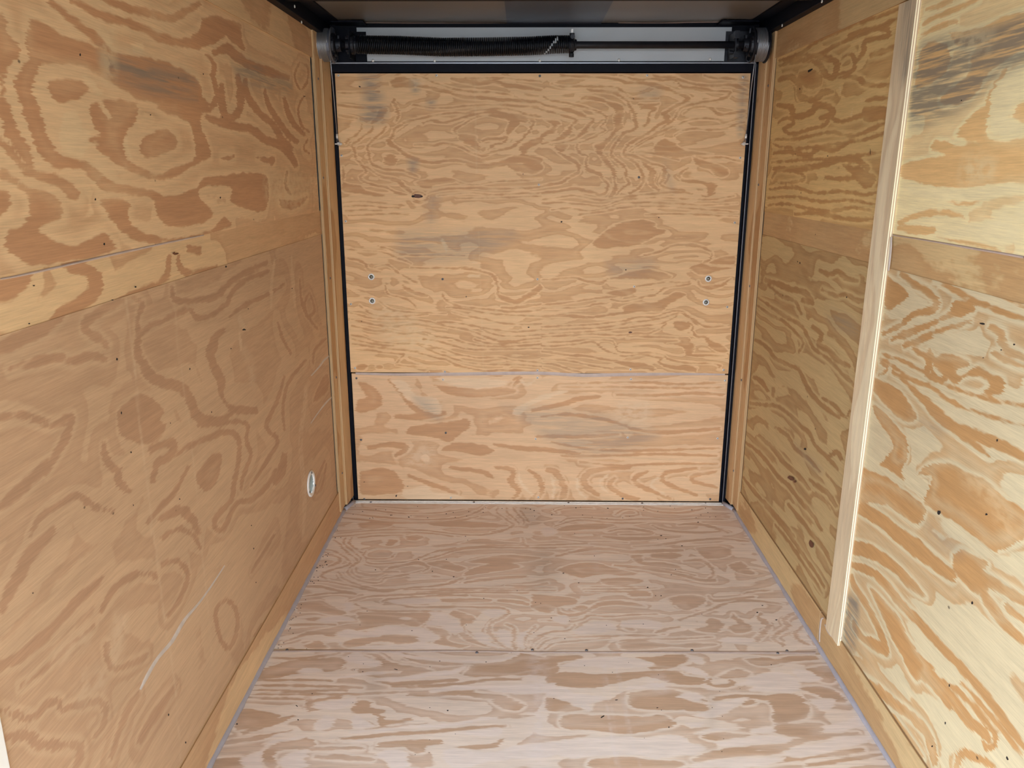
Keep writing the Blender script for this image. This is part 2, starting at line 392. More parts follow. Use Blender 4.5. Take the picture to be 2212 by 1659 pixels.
# left wall, upper sheet
s, p = zone(0, 0, 2.593)
FIG['LU'] = dict(step=.008, dark=[
    p('500,590 620,560 760,580 765,640 740,700 705,760 695,830 715,890 780,935 880,975 970,940 1060,910 1095,870 1090,790 1065,700 1000,660 900,620 880,585 1000,590 1130,620 1120,690 1160,790 1180,880 1080,930 1000,985 900,1010 800,990 700,945 560,850 500,780 560,760 520,690'),
    p('800,770 880,730 950,735 1000,800 920,860 850,890 785,850'),
    p('265,450 340,440 450,450 500,490 470,535 380,570 320,565 275,510'),
    p('170,100 250,130 350,200 460,230 540,270 620,290 760,310 900,340 1020,390 1110,450 1140,560 1190,610 1120,640 980,600 860,575 760,550 690,500 560,440 480,380 350,360 240,350 170,330 150,230'),
    s(80, '200,330 160,400 130,470,90 150,560,85 190,660,80 220,750 260,830 310,890 390,910,45 460,925,40 530,980,50 600,1040,60 680,1060,30 800,1075,30 900,1110,30'),
    s(34, '280,10 400,110 480,170 560,235 610,290'),
    s(36, '400,0 520,60 620,105 760,140 900,210 1050,250 1150,240 1230,200 1290,170'),
    s(30, '560,-20 720,45 860,80 960,105 1050,60 1120,20'),
    p('1130,100 1200,85 1340,130 1350,200 1375,290 1310,240 1240,190 1150,240 1040,245 1000,230 1110,180'),
    s(45, '1190,300 1270,270 1330,320 1400,360 1500,400 1620,440'),
    s(24, '1150,300 1200,360 1190,430 1215,520 1190,600 1140,560'),
    s(38, '1240,470 1245,560 1255,640 1300,660 1345,600 1345,500 1330,420'),
    s(40, '1150,650 1280,700 1400,720 1480,780 1560,810 1620,860 1660,930'),
    s(32, '1370,440 1390,540 1460,640 1530,700 1580,780 1640,830'),
    s(26, '1480,500 1510,600 1570,690 1620,760 1670,800'),
    s(26, '1590,540 1610,620 1650,700 1710,760'),
    s(34, '0,790 60,850 120,930 230,985 330,1020 390,1060,60 440,1100,30'),
    p('880,1100 1000,1090 1100,1050 1140,1000 1250,985 1380,965 1490,985 1505,1080 1480,1180 1380,1170 1290,1130 1300,1060 1240,1040 1130,1050 1120,1110 1170,1160 1200,1210 1080,1265 960,1275 890,1220 870,1150'),
    p('550,1105 720,1130 715,1210 760,1280 860,1315 1000,1335 1180,1290 1240,1230 1260,1215 1290,1270 1100,1330 900,1365 740,1335 660,1270 600,1200'),
    p('0,940 60,965 160,1040 280,1080 340,1140 345,1215 280,1240 225,1290 300,1345 430,1375 560,1305 610,1330 650,1385 560,1430 470,1450 250,1480 120,1465 30,1390 50,1300 120,1270 170,1180 150,1090 60,1025 0,1005'),
    p('-20,60 30,100 60,200 112,270 70,350 -20,395'),
    s(60, '-10,560 40,650 70,750 140,840 170,930'), p('-20,1060 40,1085 52,1150 30,1205 -20,1215'),
    s(22, '0,430 18,470 12,530'), s(24, '1440,880 1500,900 1530,890 1520,920'), s(14, '1240,890 1280,885 1310,875'),
    p('1560,1110 1640,1125 1720,1100 1700,1140 1630,1175 1575,1160'), s(14, '1610,960 1600,1040 1630,1090'),
    s(9, '1680,350 1650,420 1680,500 1720,460 1725,380 1690,350'), s(9, '1700,540 1670,610 1690,700 1735,740'), s(8, '1725,780 1700,830 1735,860')],
    light=[p('350,640 400,610 440,620 460,690 510,740 500,790 560,800 500,830 470,890 400,880 340,850 330,760'),
           p('735,245 800,240 805,300 745,300'), s(34, '470,430 520,480 560,530'), s(24, '700,770 715,830 740,895'),
           s(20, '560,570 590,620 610,660')],
    stain=[(1., .05, p('560,300 760,320 900,380 1060,420 1100,470 1010,520 900,500 740,450 600,400')),
           (1., .03, p('700,430 860,470 1080,540 1080,560 860,520 700,460')), (.8, .05, p('1300,360 1400,330 1500,400 1620,450 1620,520 1450,500 1340,440')),
           (.7, .02, p('1340,380 1440,390 1450,450 1360,430'))],
    scuff=[(.9, .04, p('560,180 640,180 640,440 570,420')), (.7, .05, p('1480,960 1740,980 1700,1170 1500,1130')), (.5, .03, s(14, '860,100 880,190')),
           (.5, .05, p('480,880 700,960 660,1030 520,1000'))])
# left wall, lower sheet
b, q = zone(0, 560, 2.765)
c, r = zone(0, 1100, 2.765)
FIG['LL'] = dict(dark=[
    b(34, '60,650 200,620 330,590 440,610 540,575 640,610'), b(80, '380,300 300,390,60 170,450 80,500 -20,540'),
    b(38, '740,240 620,300 540,350 510,420 600,480 650,520'),
    b(20, '780,230 850,260 830,330 822,450 900,400 960,370 1050,330 1130,300 1170,350 1250,340 1350,270 1380,200 1460,130 1560,90 1610,70'),
    b(26, '1030,160 1035,225 1080,250 1200,240 1290,220 1370,140 1430,100 1500,60 1600,20'),
    b(52, '822,460,26 825,560,40 860,640 900,700 960,730 1080,765 1130,830 1170,920 1230,965 1330,950,26 1390,915,16'),
    b(44, '1340,420,14 1280,480 1255,560 1270,620 1300,680 1325,740 1320,810,20 1370,880,14 1430,900 1540,905'),
    b(16, '1370,345 1450,280 1600,210 1700,150'),
    q('710,900 790,830 870,810 940,860 980,900 960,960 1000,990 940,1070 860,1110 780,1090 710,1040'),
    b(20, '1180,1000 1280,985 1400,970 1480,990 1470,1080 1500,1170 1450,1300 1440,1380'),
    b(24, '1040,1170 1150,1110 1240,1070 1330,1035 1410,1050 1430,1130 1420,1230 1400,1330 1380,1440 1290,1540 1285,1600 1330,1620 1370,1540 1420,1450 1500,1440 1600,1350 1650,1250'),
    q('1170,1300 1230,1200 1300,1150 1325,1180 1310,1290 1260,1380 1200,1370'),
    b(36, '890,1150 960,1110 1040,1100 1010,1180 940,1220 910,1330'), b(22, '880,1570 960,1480 1050,1380 1130,1230'),
    b(46, '950,1560 1060,1500 1140,1540 1190,1640'), b(32, '-20,950 100,930 200,950 320,990 430,940 400,1050 340,1160 270,1280'),
    b(36, '620,1100 640,1210 700,1260 720,1340 780,1390'), b(60, '-20,1500 150,1350 300,1200'), b(24, '180,1659 240,1540 350,1470 460,1410 560,1480 680,1510'),
    b(20, '1700,700 1650,860 1590,1000 1660,1080 1610,1180 1500,1350'), b(16, '1830,600 1720,740 1690,900 1700,1020'), b(14, '1950,470 1880,540 1870,620'),
    b(12, '1850,200 1820,260 1840,340 1880,300 1850,200'), b(50, '1700,1160 1680,1270 1640,1340'), q('1930,700 1960,690 1960,780 1900,840 1870,840'),
    b(14, '1940,1200 1900,1300 1880,1390 1920,1370 1950,1220'), b(14, '1240,560 1290,540 1300,450'), b(16, '1660,380 1690,480 1740,560'), b(14, '1790,120 1800,240 1830,330 1900,420'),
    c(26, '940,400 830,385 720,440 650,520 600,610'), c(22, '1000,640 1060,560 1110,450 1120,380 1060,310 960,330'),
    c(28, '880,870 800,920 690,950 640,900 640,830 620,800'), c(22, '960,180 1060,120 1150,150 1200,230'),
    c(20, '1350,540 1290,600 1310,760 1370,830 1420,700 1400,580 1350,540'), c(44, '1050,1060 960,1180 870,1320 830,1400'),
    c(34, '830,1100 770,1180 730,1280 660,1490'), c(26, '0,1200 100,1230 210,1240 270,1170 350,1140 370,1200 430,1180 600,1150 630,1260 570,1350'),
    c(48, '30,1370 150,1340 220,1400 330,1410 460,1410 480,1480 440,1560'), c(46, '-20,950 120,880 300,720 450,560 620,400'),
    c(14, '120,1060 240,980 400,830 560,700'), c(60, '0,600 100,420 200,250 330,120'), c(16, '1500,380 1580,250 1640,150'), c(18, '1640,620 1560,700 1520,760')],
    light=[b(18, '1640,0 1622,150 1620,300'), b(20, '1740,-20 1750,150 1762,290'), b(30, '1425,345 1445,390 1462,425'), b(16, '1430,430 1435,480 1440,545')],
    scuff=[(.8, .012, b(26, '1828,760 1815,900 1795,1050 1800,1200 1820,1400 1810,1659')), (.8, .006, b(9, '750,240 790,500 812,750 850,1100 885,1350 905,1650')),
           (.5, .006, b(8, '1040,150 1060,500 1110,850 1160,1250 1190,1600')), (.7, .006, c(8, '900,0 940,300 990,700 1040,1000 1080,1500')), (.6, .006, c(8, '1180,50 1220,400 1250,700 1270,900')),
           (.7, .05, c(90, '330,900 520,760')), (.8, .04, r('690,640 760,650 740,800 690,930 650,820')), (.7, .05, r('480,1000 640,960 620,1080 480,1150')),
           (.6, .04, b(40, '1450,540 1500,640 1510,760'))])
s, p = zone(0, 560, 2.765)
FIG['LB'] = dict(dark=[p('-40,140 150,90 190,100 150,190 60,250 -40,260'), s(70, '370,0 450,40 540,80 575,140 560,200 470,270 370,340 290,400'),
                       s(24, '1010,-20 1005,60 990,110 900,170 780,210 700,260'), s(26, '1060,-20 1090,70 1180,80 1300,50'), s(60, '1120,-60 1200,-50')])
# right wall, far upper sheet
s, p = zone(1600, 0, 2.5916)
FIG['RU'] = dict(step=.006, dark=[
    s(14, '215,340 330,300 430,230 540,180 660,130 780,90 905,45'), s(16, '215,370 330,340 450,300 560,240 680,190 800,140 905,90'),
    s(34, '300,310 420,320 500,330 540,360 520,430 480,420 430,350 340,330 240,345'), p('330,400 400,390 450,420 450,480 380,500 320,450'),
    s(30, '210,450 280,430 330,480 330,540 410,560 460,520 520,510'), s(20, '560,330 620,300 640,360 620,400 520,430 640,430 700,470 790,480 860,470'),
    s(34, '200,590 280,600 300,650 380,640 430,590 500,600 510,640 440,660'), s(18, '205,690 260,660 300,690 240,720 290,750 400,720 470,700 500,660 560,680 700,640 850,600'),
    p('680,600 760,590 840,600 830,650 760,680 690,670'), s(14, '190,780 300,780 400,760 520,740 640,760 780,700 840,680'), s(12, '180,810 300,830 450,820 560,800 700,780 830,730'),
    s(22, '180,860 280,850 380,870 440,830 520,840 600,800'), s(12, '170,910 300,900 450,890 600,880 800,850'), s(30, '180,940 300,950 420,930 500,910 560,890 660,900 720,950'),
    s(12, '175,1000 200,960 260,950 330,970 360,1000 300,1020 210,1025'), s(22, '470,990 560,1000 680,990 740,1000'), s(14, '160,1060 300,1050 420,1080 560,1070 700,1090 790,1070'),
    s(10, '150,1110 300,1100 450,1130 600,1120 780,1150'), s(12, '150,1150 260,1140 380,1170 520,1180 640,1160 770,1190'), s(18, '300,1200 420,1190 560,1220 680,1230 750,1220'),
    s(26, '600,200 700,170 810,160 820,200 700,230 690,290 650,340'), s(26, '720,310 800,290 880,250'), s(20, '700,560 780,550 870,560'), p('560,920 660,930 760,1000 700,1060 640,1000')],
    light=[s(16, '560,490 555,530'), s(16, '630,600 615,650'), s(10, '672,540 675,590')])
s, p = zone(1500, 560, 2.7654)
s2, p2 = zone(1500, 1060, 2.7697)
FIG['RL'] = dict(step=.007, dark=[
    s(16, '380,230 480,300 560,350 640,400 680,470 720,540 790,590 850,650 900,700 960,760'), s(12, '370,270 450,330 530,370 600,430 650,500 620,560'),
    s(26, '700,400 760,450 740,510 800,540 850,600 930,640'), s(20, '360,480 430,520 480,590 540,620 620,660 660,730 700,800'), s(26, '350,700 400,730 440,790'),
    s(18, '330,860 420,870 500,880 580,940 640,1000 690,1040 720,1110 790,1180 860,1260'), s(22, '640,700 680,780 740,850 800,900 870,950'),
    s(30, '420,120 500,150 580,180 660,200 700,260 640,240'), s(24, '740,60 800,90 860,70 900,110 980,130'), s(20, '760,180 840,220 900,210 980,250 1020,240'),
    s(20, '300,1090 380,1150 450,1230 500,1300 560,1350 620,1430 700,1520 760,1620'), s(24, '380,1050 470,1130 540,1220 620,1290 690,1380'), s(26, '680,1310 740,1360 800,1400 850,1480'),
    s(18, '480,1000 560,1060 600,1130 680,1190 750,1270'), s(26, '800,1180 850,1150 880,1200'), s(18, '290,1300 360,1390 450,1490 540,1590 600,1659'), s(16, '760,830 830,870 900,940 930,900'),
    s(16, '440,150 520,220 600,250 640,330'), s2(16, '420,90 500,180 580,280 660,400 720,480 780,580'), s2(22, '560,80 640,180 720,280 790,370 820,450'), s2(14, '480,200 560,300 640,420 720,540 770,620')],
    stain=[(.6, .05, p('780,310 900,330 990,430 960,460 840,400')), (.6, .05, p('600,1100 680,1170 760,1260 700,1240'))])
s, p = zone(1600, 0, 2.5916)
FIG['NU'] = dict(step=.008, dark=[
    s(22, '1020,130 1130,80 1250,30 1340,-10'), s(16, '1010,200 1110,150 1210,120'), s(20, '1040,60 1130,25 1180,0'), p('1010,280 1080,230 1160,260 1175,340 1130,420 1010,490 980,480'),
    p('1170,180 1300,170 1400,130 1620,60 1620,250 1480,330 1380,420 1300,540 1180,590 1110,560 1200,480 1290,400 1290,310 1390,230 1300,260 1200,240'),
    p('1200,750 1300,640 1390,570 1440,510 1390,650 1380,760 1480,790 1620,770 1620,1020 1450,1030 1300,1050 1120,1055 1000,1020 910,1000 905,920 1100,880 1150,860 1065,840 1090,790 1160,795 1200,820 1340,800 1280,785 1220,770'),
    s(26, '1490,380 1440,470 1400,530 1370,640'), s(24, '880,1250 1000,1200 1130,1190 1250,1210'), s(26, '1140,1110 1250,1130 1340,1120'), s(20, '1100,1320 1220,1350 1330,1370 1460,1410'), s(40, '880,1270 990,1290 1090,1290'),
    p('1520,650 1560,570 1620,540 1620,700 1560,680')],
    light=[p('1050,1325 1200,1280 1350,1230 1480,1230 1560,1260 1550,1345 1450,1375 1250,1345'), p('1395,600 1430,470 1620,340 1620,530 1530,600 1510,660 1620,710 1620,760 1480,770 1400,740'),
           s(60, '930,1060 1100,1085 1300,1090 1500,1060 1620,1070')],
    stain=[(1.15, .04, p('960,430 1000,260 1100,225 1200,190 1400,150 1620,90 1620,330 1460,420 1310,560 1150,650 950,700'))],
    scuff=[(1., .05, p('1250,900 1400,900 1400,1000 1240,1010')), (.8, .05, p('1200,170 1380,170 1390,260 1200,250')), (.8, .05, p('1400,1250 1620,1100 1620,1300 1500,1340'))])
s, p = zone(1500, 560, 2.7654)
s2, p2 = zone(1500, 1060, 2.7697)
FIG['NL'] = dict(step=.007, dark=[
    p('1140,90 1200,130 1280,205 1230,265 1140,290'), s(36, '1230,80 1320,150 1400,200 1450,270 1400,310 1300,330,26 1250,380,24 1180,420,20 1120,450,16'),
    s(22, '1440,100 1530,170 1620,220 1720,265 1850,320 1990,365'), p('1550,240 1650,250 1675,310 1600,345 1500,365 1400,410 1300,460 1180,490 1180,470 1260,420 1380,380 1480,340 1530,300'),
    s(18, '1990,300 1850,230 1700,160 1540,120'), s(30, '1250,520 1300,500 1380,470 1430,450'), s(30, '1300,530 1400,600 1390,690 1480,720 1500,650 1420,590 1400,540'),
    s(16, '1105,590 1200,650 1300,720 1420,765 1500,830 1600,885 1750,935 1990,1005'), s(14, '1115,565 1220,600 1350,660 1480,740 1620,795 1800,845 1990,875'),
    s(60, '1180,670,14 1300,770,26 1380,850,40 1450,920 1550,1000 1700,1060 1850,1120 1990,1190'), s(10, '1110,620 1150,640 1140,680 1100,690'),
    p('1068,700 1150,740 1230,790 1290,870 1330,950 1250,965 1150,880 1070,780'), p('1060,860 1130,910 1210,1000 1270,1080 1275,1180 1240,1260 1250,1320 1170,1260 1110,1230 1160,1170 1190,1110 1130,1010 1080,930'),
    p('1330,1290 1400,1230 1530,1220 1640,1280 1750,1330 1860,1430 1990,1520 1990,1659 1800,1740 1700,1680 1600,1600 1500,1540 1380,1470 1370,1440 1420,1300'),
    p('1000,1240 1100,1280 1200,1340 1290,1410 1380,1490 1340,1590 1250,1540 1130,1460 970,1450 985,1320'),
    p('1420,590 1500,565 1620,600 1640,640 1560,670 1600,690 1700,640 1760,680 1850,720 1840,800 1770,820 1730,790 1770,750 1700,700 1620,700 1560,745 1500,700 1440,650'),
    s(40, '1760,400 1830,440 1840,500 1900,560 1990,600'), s(16, '1650,370 1560,400 1450,430 1350,470'), s(26, '1780,560 1860,600 1990,650'), s(20, '1560,1030 1640,1090 1700,1130 1760,1180'), s(18, '1420,560 1400,620 1440,700'),
    p2('1000,60 1130,140 1230,220 1340,290 1440,380 1560,490 1540,550 1430,470 1320,400 1200,300 1080,200 975,130'),
    p2('940,290 1050,320 1150,380 1250,470 1330,560 1390,640 1300,600 1200,500 1080,420 930,370'),
    s2(42, '930,440 1000,460 1080,500 1160,580 1240,680 1330,770 1420,870 1560,1020 1700,1170 1800,1300 1900,1440 1990,1560'),
    s2(32, '940,500 950,560 1010,650 1070,760 1130,890 1160,980'), p2('1040,570 1110,630 1170,700 1220,750 1270,860 1330,960 1250,990 1190,900 1140,790 1080,660'),
    p2('1260,890 1340,970 1440,1060 1400,1080 1340,1130 1310,1120 1250,1000'), p2('1540,390 1600,345 1680,390 1760,440 1740,480 1830,540 2000,650 2000,700 1880,640 1760,590 1700,620 1620,560 1560,480'),
    s2(56, '1700,560 1770,680 1850,790 1990,920'), p2('950,760 1010,860 1120,900 1155,990 1050,940 945,830'), s2(54, '1380,1050 1460,1150 1560,1270 1640,1380 1720,1440 1770,1500'),
    s2(24, '1480,1130 1600,1220 1700,1330 1810,1450'), s2(46, '1000,1110 1100,1190 1200,1280 1300,1350 1390,1450 1420,1540 1440,1640'), s2(36, '1570,1659 1600,1570 1700,1600 1800,1659'),
    s2(22, '1730,1420 1800,1450 1790,1530 1740,1530 1720,1450'), s2(26, '1090,1240 1200,1370 1290,1490 1370,1600'), s2(20, '1600,1150 1700,1260 1800,1380 1880,1480 1960,1580'), s2(34, '1260,1000 1360,1090 1460,1200 1540,1310'), s2(30, '1860,680 1900,730 1990,790')],
    light=[], scuff=[(.7, .05, p2('1600,1280 1700,1330 1830,1400')) if False else (.7, .05, p('1600,1290 1760,1340 1860,1480 1900,1659 1850,1659 1780,1480 1620,1340')), (.5, .05, p('1290,880 1400,980 1420,1050 1320,1000'))],
    stain=[(.5, .05, p2('1380,200 1500,260 1620,340 1560,380 1420,320')), (1.0, .03, p2('860,640 980,650 960,960 900,920 880,800')), (.45, .05, p('1280,930 1420,930 1500,1020 1380,1060'))])
# ramp door, upper sheet
g, G = zone(720, 150, 4.909); h, H = zone(1170, 150, 4.909); i, I = zone(720, 480, 4.909); j, J = zone(1170, 480, 4.909)
FIG['DU'] = dict(step=.0042, dark=[
    G('600,130 700,80 800,90 850,140 860,190 740,190 620,180'), g(26, '880,180 1000,190 1100,215 1220,240 1330,280,34 1480,300 1600,305 1760,320 1900,325 2060,340 2209,345'),
    g(9, '840,60 960,90 1050,130 1160,170 1300,210 1480,235 1700,245 1900,275'), g(40, '1250,100 1380,120 1550,150 1700,130 1850,170 2020,190 2209,220'), g(10, '1400,90 1560,95 1800,90 2000,110 2209,130'),
    g(9, '50,245 160,250 300,245 480,240'), g(13, '50,375 130,385 230,400 380,410 520,405'), g(20, '55,490 150,500 260,520'),
    g(11, '840,375 960,395 1060,410 1250,405 1440,385 1640,375 1850,380 2020,395 2150,400 2209,430'), g(14, '720,600 760,560 900,530 1020,500 1160,475 1290,460 1400,465 1500,440 1640,425 1760,415 1950,440 2060,480,20 2209,500'),
    g(16, '950,575 1030,540 1130,560 1200,560 1300,530 1400,500 1490,475 1620,455 1740,450 1850,480 1960,485 2050,510 2130,560 2100,610 2080,650 2000,740 1880,830 1780,850 1680,880 1600,915 1520,900 1440,870 1370,830 1280,800 1160,780 1080,800 980,800 860,800'),
    G('1320,690 1300,640 1380,590 1480,530 1620,490 1780,520 1860,550 1840,620 1830,640 1860,690 1990,560 2050,560 2060,500 1900,470 1700,470 1480,515 1380,570 1260,640 1290,680'),
    G('1320,690 1420,690 1520,710 1510,760 1560,820 1540,860 1440,800 1340,740'), g(22, '1580,760 1640,735 1760,740 1840,720 1800,780 1720,790 1640,850'), g(14, '1590,830 1610,845 1590,860 1572,845'),
    g(24, '720,590 650,640 620,720 590,760,50 620,800,40 700,850 760,900,34 900,960,36 1040,990,20 1200,970,20 1350,970,24 1480,1020,40 1620,1030,40 1760,1000,50 1900,960,70 2050,950,90 2209,980,60'),
    G('1980,830 2040,770 2209,710 2209,770 2080,830 2030,900 1990,900'), G('1850,980 2000,1000 2209,1010 2209,1070 2100,1110 1940,1080 1860,1040'),
    G('530,990 560,910 620,900 665,950 650,1010 590,1020 545,1000'), g(24, '640,310 640,350 680,430 690,500 660,550'), G('480,430 560,410 580,450 530,500 500,540 420,580 400,560 460,500'),
    g(16, '420,600 400,650 320,710 260,760 200,800 230,870 240,950 300,1010 350,1090 280,1140 330,1190 440,1230 560,1250 650,1300 780,1330'), g(18, '560,610 500,680 420,750 360,820 380,900 400,990 460,1030 560,1060 720,1070 800,1100 910,1140'),
    g(8, '280,1020 380,1050 460,1110 560,1140 640,1150'), g(34, '500,1140 620,1160 700,1190 760,1250 830,1300'), g(12, '300,580 290,640 250,690 160,740 130,790'), G('100,1190 180,1220 280,1230 340,1280 420,1300 560,1340 480,1350 330,1320 200,1310 100,1290'),
    g(20, '100,1030 110,1120 100,1180'), G('860,1200 980,1170 1200,1150 1300,1180 1200,1210 1060,1230 1030,1250 920,1250'), g(8, '1300,1180 1400,1215 1520,1220 1650,1200 1800,1185 2000,1180 2209,1165'),
    g(12, '1000,1310 1100,1285 1230,1265 1400,1260 1520,1255 1650,1265 1800,1265 1950,1260 2100,1255 2209,1240'), g(7, '1100,1340 1300,1320 1450,1310 1600,1320 1720,1330 1900,1320 2209,1305'), g(6, '1300,1370 1600,1365 1900,1355 2209,1345'),
    g(12, '840,1340 860,1380 920,1400 980,1385 1000,1340'), g(12, '830,1330 870,1300 930,1300 970,1330'), g(8, '850,1400 920,1415 990,1400'), g(8, '110,1410 260,1400 440,1410 640,1430 760,1440'), g(7, '120,1450 300,1440 500,1460 700,1470'), g(8, '120,1500 300,1490 520,1500'), g(8, '160,1550 400,1540 600,1530 800,1540'),
    h(16, '-10,350 60,385 180,410,22 280,430,34 400,470,34 480,505 550,530 500,590,34 450,660,34 380,720 260,770 120,790'), h(14, '-10,425 120,455 220,490 320,515 370,545,22 320,590 290,650,50 240,700,50 150,750 0,790'),
    H('-10,490 60,530 130,535 200,560 150,620 150,660 60,690 -10,720 -10,690 80,640 110,580 50,545'), h(10, '20,290 90,325 200,345 330,370 440,395 560,435 640,470 685,500 670,560 620,610 680,640 600,690 500,740 400,780'),
    H('150,800 280,795 250,850 200,880 150,850'), h(22, '380,790 375,840 420,900,14 480,915,12 470,980 480,1050 560,1090,34 620,1110 650,1160,14 700,1210 690,1290 640,1330 560,1310 460,1290 380,1265 300,1270 200,1290 0,1310'),
    h(22, '180,880 260,930 360,980,36 400,1070 360,1110 280,1150 200,1200 90,1220 0,1240'), h(20, '480,210 560,225 700,235 800,260 860,300 920,360 960,420 980,480,36 990,560,36 1010,600 960,650 880,670 820,740 760,820 735,900 790,960 870,1020 900,1080 890,1150 930,1200 860,1260 790,1330'),
    H('400,290 520,280 620,300 720,340 800,360 860,390 870,460 850,560 860,620 780,690 720,760 680,800 640,870 700,950 760,1030 790,1100 780,1180 810,1260 780,1320 700,1370 760,1270 760,1180 740,1090 660,980 590,880 550,800 640,770 720,700 780,630 760,520 780,440 730,390 640,340 520,320 420,330'),
    h(20, '200,60 330,70 520,80 700,90 840,120 900,145 1060,140 1200,165,40 1300,200,40 1400,230 1500,280,30 1560,310,40 1500,350 1420,390,30 1350,430 1300,480,60 1350,530,40 1250,590 1150,660 1030,730 930,790 860,900 960,960 1020,1020 1060,1090 1080,1170 1040,1250 930,1320'),
    h(10, '100,150 220,185 430,180 600,185 740,180 830,210 900,270 980,310 1100,310 1240,310'), h(12, '820,60 900,80 1030,110 1180,100 1290,115 1400,105 1450,140 1480,180,24 1560,190,30 1700,210,34 1850,230 2000,235 1960,290,30 1870,320 1760,340,12 1600,370 1480,410 1430,480,20 1380,550 1250,640'),
    h(18, '1180,60 1260,80 1400,85 1520,130 1640,160 1800,175 2000,165 2120,200,30 2190,230'), h(16, '1720,60 1800,90 1950,95 2100,110 2190,120'), h(20, '1040,370 1140,380 1250,360'), h(34, '1050,410 1140,405 1200,420 1160,450,20 1130,510,14 1130,560 1080,600'),
    h(18, '1500,470 1600,410 1700,395 1800,410 1850,460,30 1920,480 2050,460 2150,440'), h(9, '1400,610 1500,560 1600,530 1700,520 1850,530 1940,560,24 2050,530 2160,490'), h(8, '1410,700 1500,650 1640,630 1800,640 1950,630 2060,580 2150,560'), h(9, '1000,790 1150,710 1300,640 1400,600'), h(9, '930,870 1050,790 1180,720 1290,690'),
    H('1210,780 1300,740 1400,780 1480,840 1600,870 1820,900 1600,910 1440,940 1300,910 1200,880'), h(14, '1000,880 1100,880 1200,890 1350,930 1460,960'), h(18, '860,900 980,920 1080,960 1180,1000 1280,1030 1300,1080,40 1290,1150,36 1260,1210 1340,1260 1520,1280'),
    h(22, '1060,980 1130,1040,40 1180,1080,60 1150,1180,50 1200,1250,30 1240,1290'), H('1440,1130 1480,1080 1560,1040 1480,1110 1500,1160 1600,1170 1740,1190 1850,1220 1830,1290 1770,1330 1740,1240 1640,1200 1520,1200'), h(12, '1700,1340 1760,1345 1840,1310'),
    H('1600,930 1700,960 1800,990 1960,1050 1980,1110 1900,1150 1820,1100 1780,1060 1680,1030 1620,980'), h(12, '1640,920 1740,940 1900,930 2000,950 2110,980'), h(10, '0,1380 150,1360 300,1340 420,1350 560,1380 680,1380 800,1360 960,1340 1100,1325 1280,1310 1500,1300 1600,1320'),
    h(8, '0,1420 200,1410 420,1430 600,1450 700,1440 820,1390 1000,1370 1300,1360 1500,1370 1800,1380 2050,1340'), h(8, '100,1490 300,1470 500,1500 680,1470 840,1420 1100,1410 1400,1420 1700,1440 2080,1420'), h(8, '400,1540 700,1500 900,1460 1200,1450 1500,1470 2080,1510'),
    h(7, '1100,1540 1400,1530 1700,1540 2080,1560'), H('800,1640 900,1610 1060,1595 1180,1620 1180,1659 800,1659'),
    i(9, '140,290 300,300 460,310 560,330 660,370 760,410 830,440'), i(9, '480,250 600,290 700,330 820,350 1000,350 1200,350 1400,355'), i(20, '150,380 250,400 340,440 370,500 500,530'), i(9, '440,480 560,450 620,480 700,540 800,600 900,650'), i(10, '560,640 560,720 600,770 720,800 820,840 880,910'),
    i(30, '720,660 800,720 900,760 1000,780'), i(18, '1360,490 1500,510 1650,540 1720,600,30 1740,700 1750,780,30 1850,820,40 1960,840,44 2100,760,50 2209,680,50'), i(9, '820,480 1000,490 1160,485 1300,490 1360,480 1460,485 1560,510'), i(22, '1780,900 1900,910 2050,890 2209,870'),
    i(10, '180,960 300,990 420,1020 600,1030 800,1030 1000,1050 1100,1080 1300,1120 1450,1150 1600,1210,16 1750,1260,24 1900,1265,24 2060,1240 2209,1230'), i(14, '190,1030 330,1060 460,1090 640,1105 820,1080 1000,1100 1200,1130'), i(16, '190,1100 300,1120 420,1150 600,1160 740,1180 880,1170 1000,1200'),
    i(9, '190,1200 320,1220 430,1260 600,1280 760,1290 900,1290 1040,1310'), i(9, '200,1240 330,1270 480,1300 640,1310'), i(11, '200,1290 350,1310 480,1330 700,1350 860,1370 960,1400 1100,1440 1200,1460 1300,1510,16 1450,1550 1600,1575 1800,1570 2000,1570 2209,1590'),
    i(10, '210,1350 400,1360 560,1385 740,1405 700,1460 660,1500'), i(9, '840,1150 1000,1170 1100,1210 1250,1230 1400,1280 1560,1310 1800,1320 2000,1310 2209,1290'), i(12, '960,1240 1100,1260 1250,1300 1400,1340 1520,1350 1700,1350 1900,1345 2209,1340'),
    i(10, '1000,1330 1150,1340 1280,1390 1420,1420 1560,1440 1750,1430 1900,1460 2209,1490'), i(9, '900,1300 1080,1380 1200,1420 1350,1470 1500,1500 1700,1510 1950,1510 2209,1530'), i(9, '660,1510 850,1530 1060,1545'), i(24, '1030,1580 1160,1580'), I('240,1520 340,1505 350,1560 260,1570'), I('450,1520 510,1520 520,1545 460,1550'),
    i(9, '1100,1060 1250,1060 1450,1090 1650,1130 1900,1160 2100,1150 2209,1140'), i(9, '1260,950 1450,1000 1620,1030 1850,1080 2209,1080'), i(9, '1200,900 1400,920 1600,960 1800,980 2209,1000'), i(8, '280,880 380,960 460,990 640,1000 820,990 1000,980'), i(9, '480,830 600,920 760,950 1000,960 1200,970'), i(12, '1150,760 1200,830 1300,880 1500,910 1700,930 1900,950 2209,930'),
    i(8, '1540,1110 1680,1180 1900,1210 2209,1190'), i(8, '1500,1240 1700,1290 2209,1260'),
    J('540,230 580,180 700,80 800,40 900,-10 1150,-10 1220,70 1320,90 1230,140 1100,200 980,250 800,265 620,280 550,250'), j(16, '1080,350 1200,330 1300,290 1400,250 1580,240,24 1740,280,20 1810,330,12 1780,400 1720,420'), J('1590,470 1700,440 1850,480 2040,480 2020,490 1860,520 1740,560 1660,550 1570,490'),
